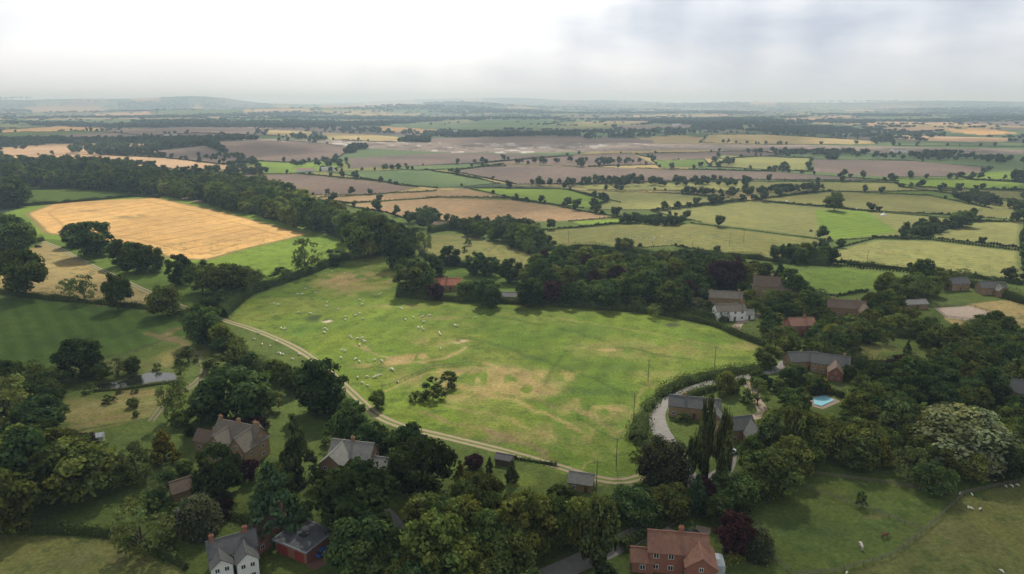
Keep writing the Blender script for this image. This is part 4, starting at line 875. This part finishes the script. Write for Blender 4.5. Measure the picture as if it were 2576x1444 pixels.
clump([(1850,385),(2000,382),(2330,392),(2576,402),(2576,412),(2300,402)],110,(9,14));clump([(1700,488),(1880,495),(2080,478),(2060,470),(1880,488)],60,(7,10));clump([(2250,600),(2300,575),(2440,565),(2440,550),(2460,560),(2330,600)],40,(6,10))
clump([(2380,500),(2460,500),(2576,540),(2576,525)],40,(8,12));clump([(1900,345),(2200,325),(2400,340),(2300,350)],100,(15,22),.7);clump([(1240,412),(1500,405),(1640,410),(1500,416)],40,(8,12));clump([(1790,425),(1830,405),(1850,412),(1820,425)],12,(9,12));clump([(1930,430),(1985,420),(1980,432)],10,(9,12))
mass('distant_trees',trees,LT);mass('distant_hedgerows',hed,LB)

# ---------------------------------------------------------------- sun, added shade sheet, haze, sky
AZ=math.radians(4);EL=math.radians(48)
S=Vector((math.sin(AZ)*math.cos(EL),math.cos(AZ)*math.cos(EL),math.sin(EL)))
sl=bpy.data.lights.new('sun','SUN');sl.energy=5.0;sl.angle=math.radians(1.0);sl.color=(1,.94,.82)
so=bpy.data.objects.new('sun',sl);so.rotation_euler=(-S).to_track_quat('-Z','Y').to_euler();so.location=(0,0,500);sc.collection.objects.link(so)
ZC=900.
gx=np.linspace(-2600,2600,180);gy=np.linspace(-600,2900,150);CX,CY=np.meshgrid(gx,gy)
LIT=[(-15,262,120,88),(-260,560,240,190),(330,520,330,190),(40,480,120,120),(100,1000,500,250),(-700,1000,300,200)]
lit=np.zeros(CX.shape)
for a,b_,c_,d_ in LIT: lit=np.maximum(lit,np.clip((1.25-np.sqrt(((CX-a)/c_)**2+((CY-b_)/d_)**2))/.45,0,1))
n=fbm(CX/260,CY/220,70,4);lit=np.maximum(lit,np.clip((n-.5)*8,0,1)*np.clip((CY-650)/200,0,1))
al=np.clip((1-lit)*(.50+.25*fbm(CX/120,CY/120,90,3)),0,1)
ex=np.minimum.reduce([np.clip((2600-np.abs(CX))/500,0,1),np.clip((CY+600)/400,0,1),np.clip((2900-CY)/500,0,1)]);al=al*ex
off=ZC/S.z;V=np.stack([CX+S.x*off,CY+S.y*off,ZC+40*fbm(CX/300,CY/300,12,3)],-1).reshape(-1,3)
vx=np.arange(V.shape[0]).reshape(CX.shape);Q=np.stack([vx[:-1,:-1],vx[:-1,1:],vx[1:,1:],vx[1:,:-1]],-1).reshape(-1,4)
cm_,nt,out=newmat('shade_cloud');g=N(nt);at=g.n('ShaderNodeAttribute',attribute_name='Col');tr=g.n('ShaderNodeBsdfTransparent');tl=g.n('ShaderNodeBsdfTranslucent');tl.inputs[0].default_value=(.38,.39,.41,1)
mx=g.n('ShaderNodeMixShader');g.l(at.outputs['Fac'],mx.inputs[0]);g.l(tr.outputs[0],mx.inputs[1]);g.l(tl.outputs[0],mx.inputs[2]);g.l(mx.outputs[0],out.inputs[0])
link('shade_cloud_sheet',mesh_np('shade_cloud_sheet',V,Q,col=al.ravel()[:,None]*np.ones((1,3)),mats=(cm_,)))  # unseen sheet added overhead, opacity shaped to shade ground outside the lit ellipses
b_=B();b_.box(-42000,-6000,-80,42000,42000,240)
hz,nt,out=newmat('haze');g=N(nt);vs=g.n('ShaderNodeVolumeScatter');vs.inputs['Color'].default_value=(.60,.80,1,1);vs.inputs['Density'].default_value=.00017;vs.inputs['Anisotropy'].default_value=.2
va=g.n('ShaderNodeVolumeAbsorption');va.inputs['Color'].default_value=(.0,.6,1,1);va.inputs['Density'].default_value=.00002
ad=g.n('ShaderNodeAddShader');g.l(vs.outputs[0],ad.inputs[0]);g.l(va.outputs[0],ad.inputs[1])
g.l(ad.outputs[0],out.inputs['Volume']);b_.obj('haze',hz,None)

w=bpy.data.worlds.new('World');sc.world=w;w.use_nodes=True;nt=w.node_tree;nt.nodes.clear();g=N(nt)
out=nt.nodes.new('ShaderNodeOutputWorld');bg=g.n('ShaderNodeBackground')
sk=g.n('ShaderNodeTexSky',sky_type='NISHITA');sk.sun_disc=False;sk.sun_elevation=EL;sk.sun_rotation=AZ;sk.dust_density=3
tc=g.n('ShaderNodeTexCoord');mp_=g.n('ShaderNodeMapping');mp_.inputs['Scale'].default_value=(2.4,2.4,8);mp_.inputs['Location'].default_value=(.4,.1,.3);g.l(tc.outputs['Generated'],mp_.inputs[0])
n1=g.noise(mp_.outputs[0],1.7,5,.5)
mp2=g.n('ShaderNodeMapping');mp2.inputs['Scale'].default_value=(7,7,.8);mp2.inputs['Rotation'].default_value=(0,.15,0);g.l(tc.outputs['Generated'],mp2.inputs[0])
n2=g.noise(mp2.outputs[0],1.0,3,.5)
sx=g.n('ShaderNodeSeparateXYZ');g.l(tc.outputs['Generated'],sx.inputs[0])
lr=g.mr(sx.outputs[0],-.25,.35,.60,-.28)
f=g.math('ADD',g.math('ADD',g.math('MULTIPLY',g.math('SUBTRACT',n1,.5),2.0),.5),g.math('MULTIPLY',g.math('SUBTRACT',n2,.5),1.4));f=g.math('ADD',f,lr,clamp=True)
cl=g.mix(f,(.60,.67,.80,1),(1.28,1.29,1.31,1))
cl=g.mix(g.mr(sx.outputs[2],.0,.07,.55,0),cl,(.90,.94,1.02,1))
cl=g.mix(g.mr(sx.outputs[2],.20,.50,0,1),cl,(.44,.46,.50,1))
nsk=g.mix(1.0,sk.outputs[0],(.1,.1,.1,1),'MULTIPLY')
g.l(g.mix(.93,nsk,cl),bg.inputs[0]);bg.inputs[1].default_value=1.0
g.l(bg.outputs[0],out.inputs[0])

cam=bpy.data.cameras.new('camera');cam.lens=36*F/2576;cam.sensor_width=36;cam.clip_end=90000;cam.clip_start=1
co=bpy.data.objects.new('camera',cam);co.location=(0,0,CH);co.rotation_euler=(math.pi/2-PIT,0,0);sc.collection.objects.link(co);sc.camera=co
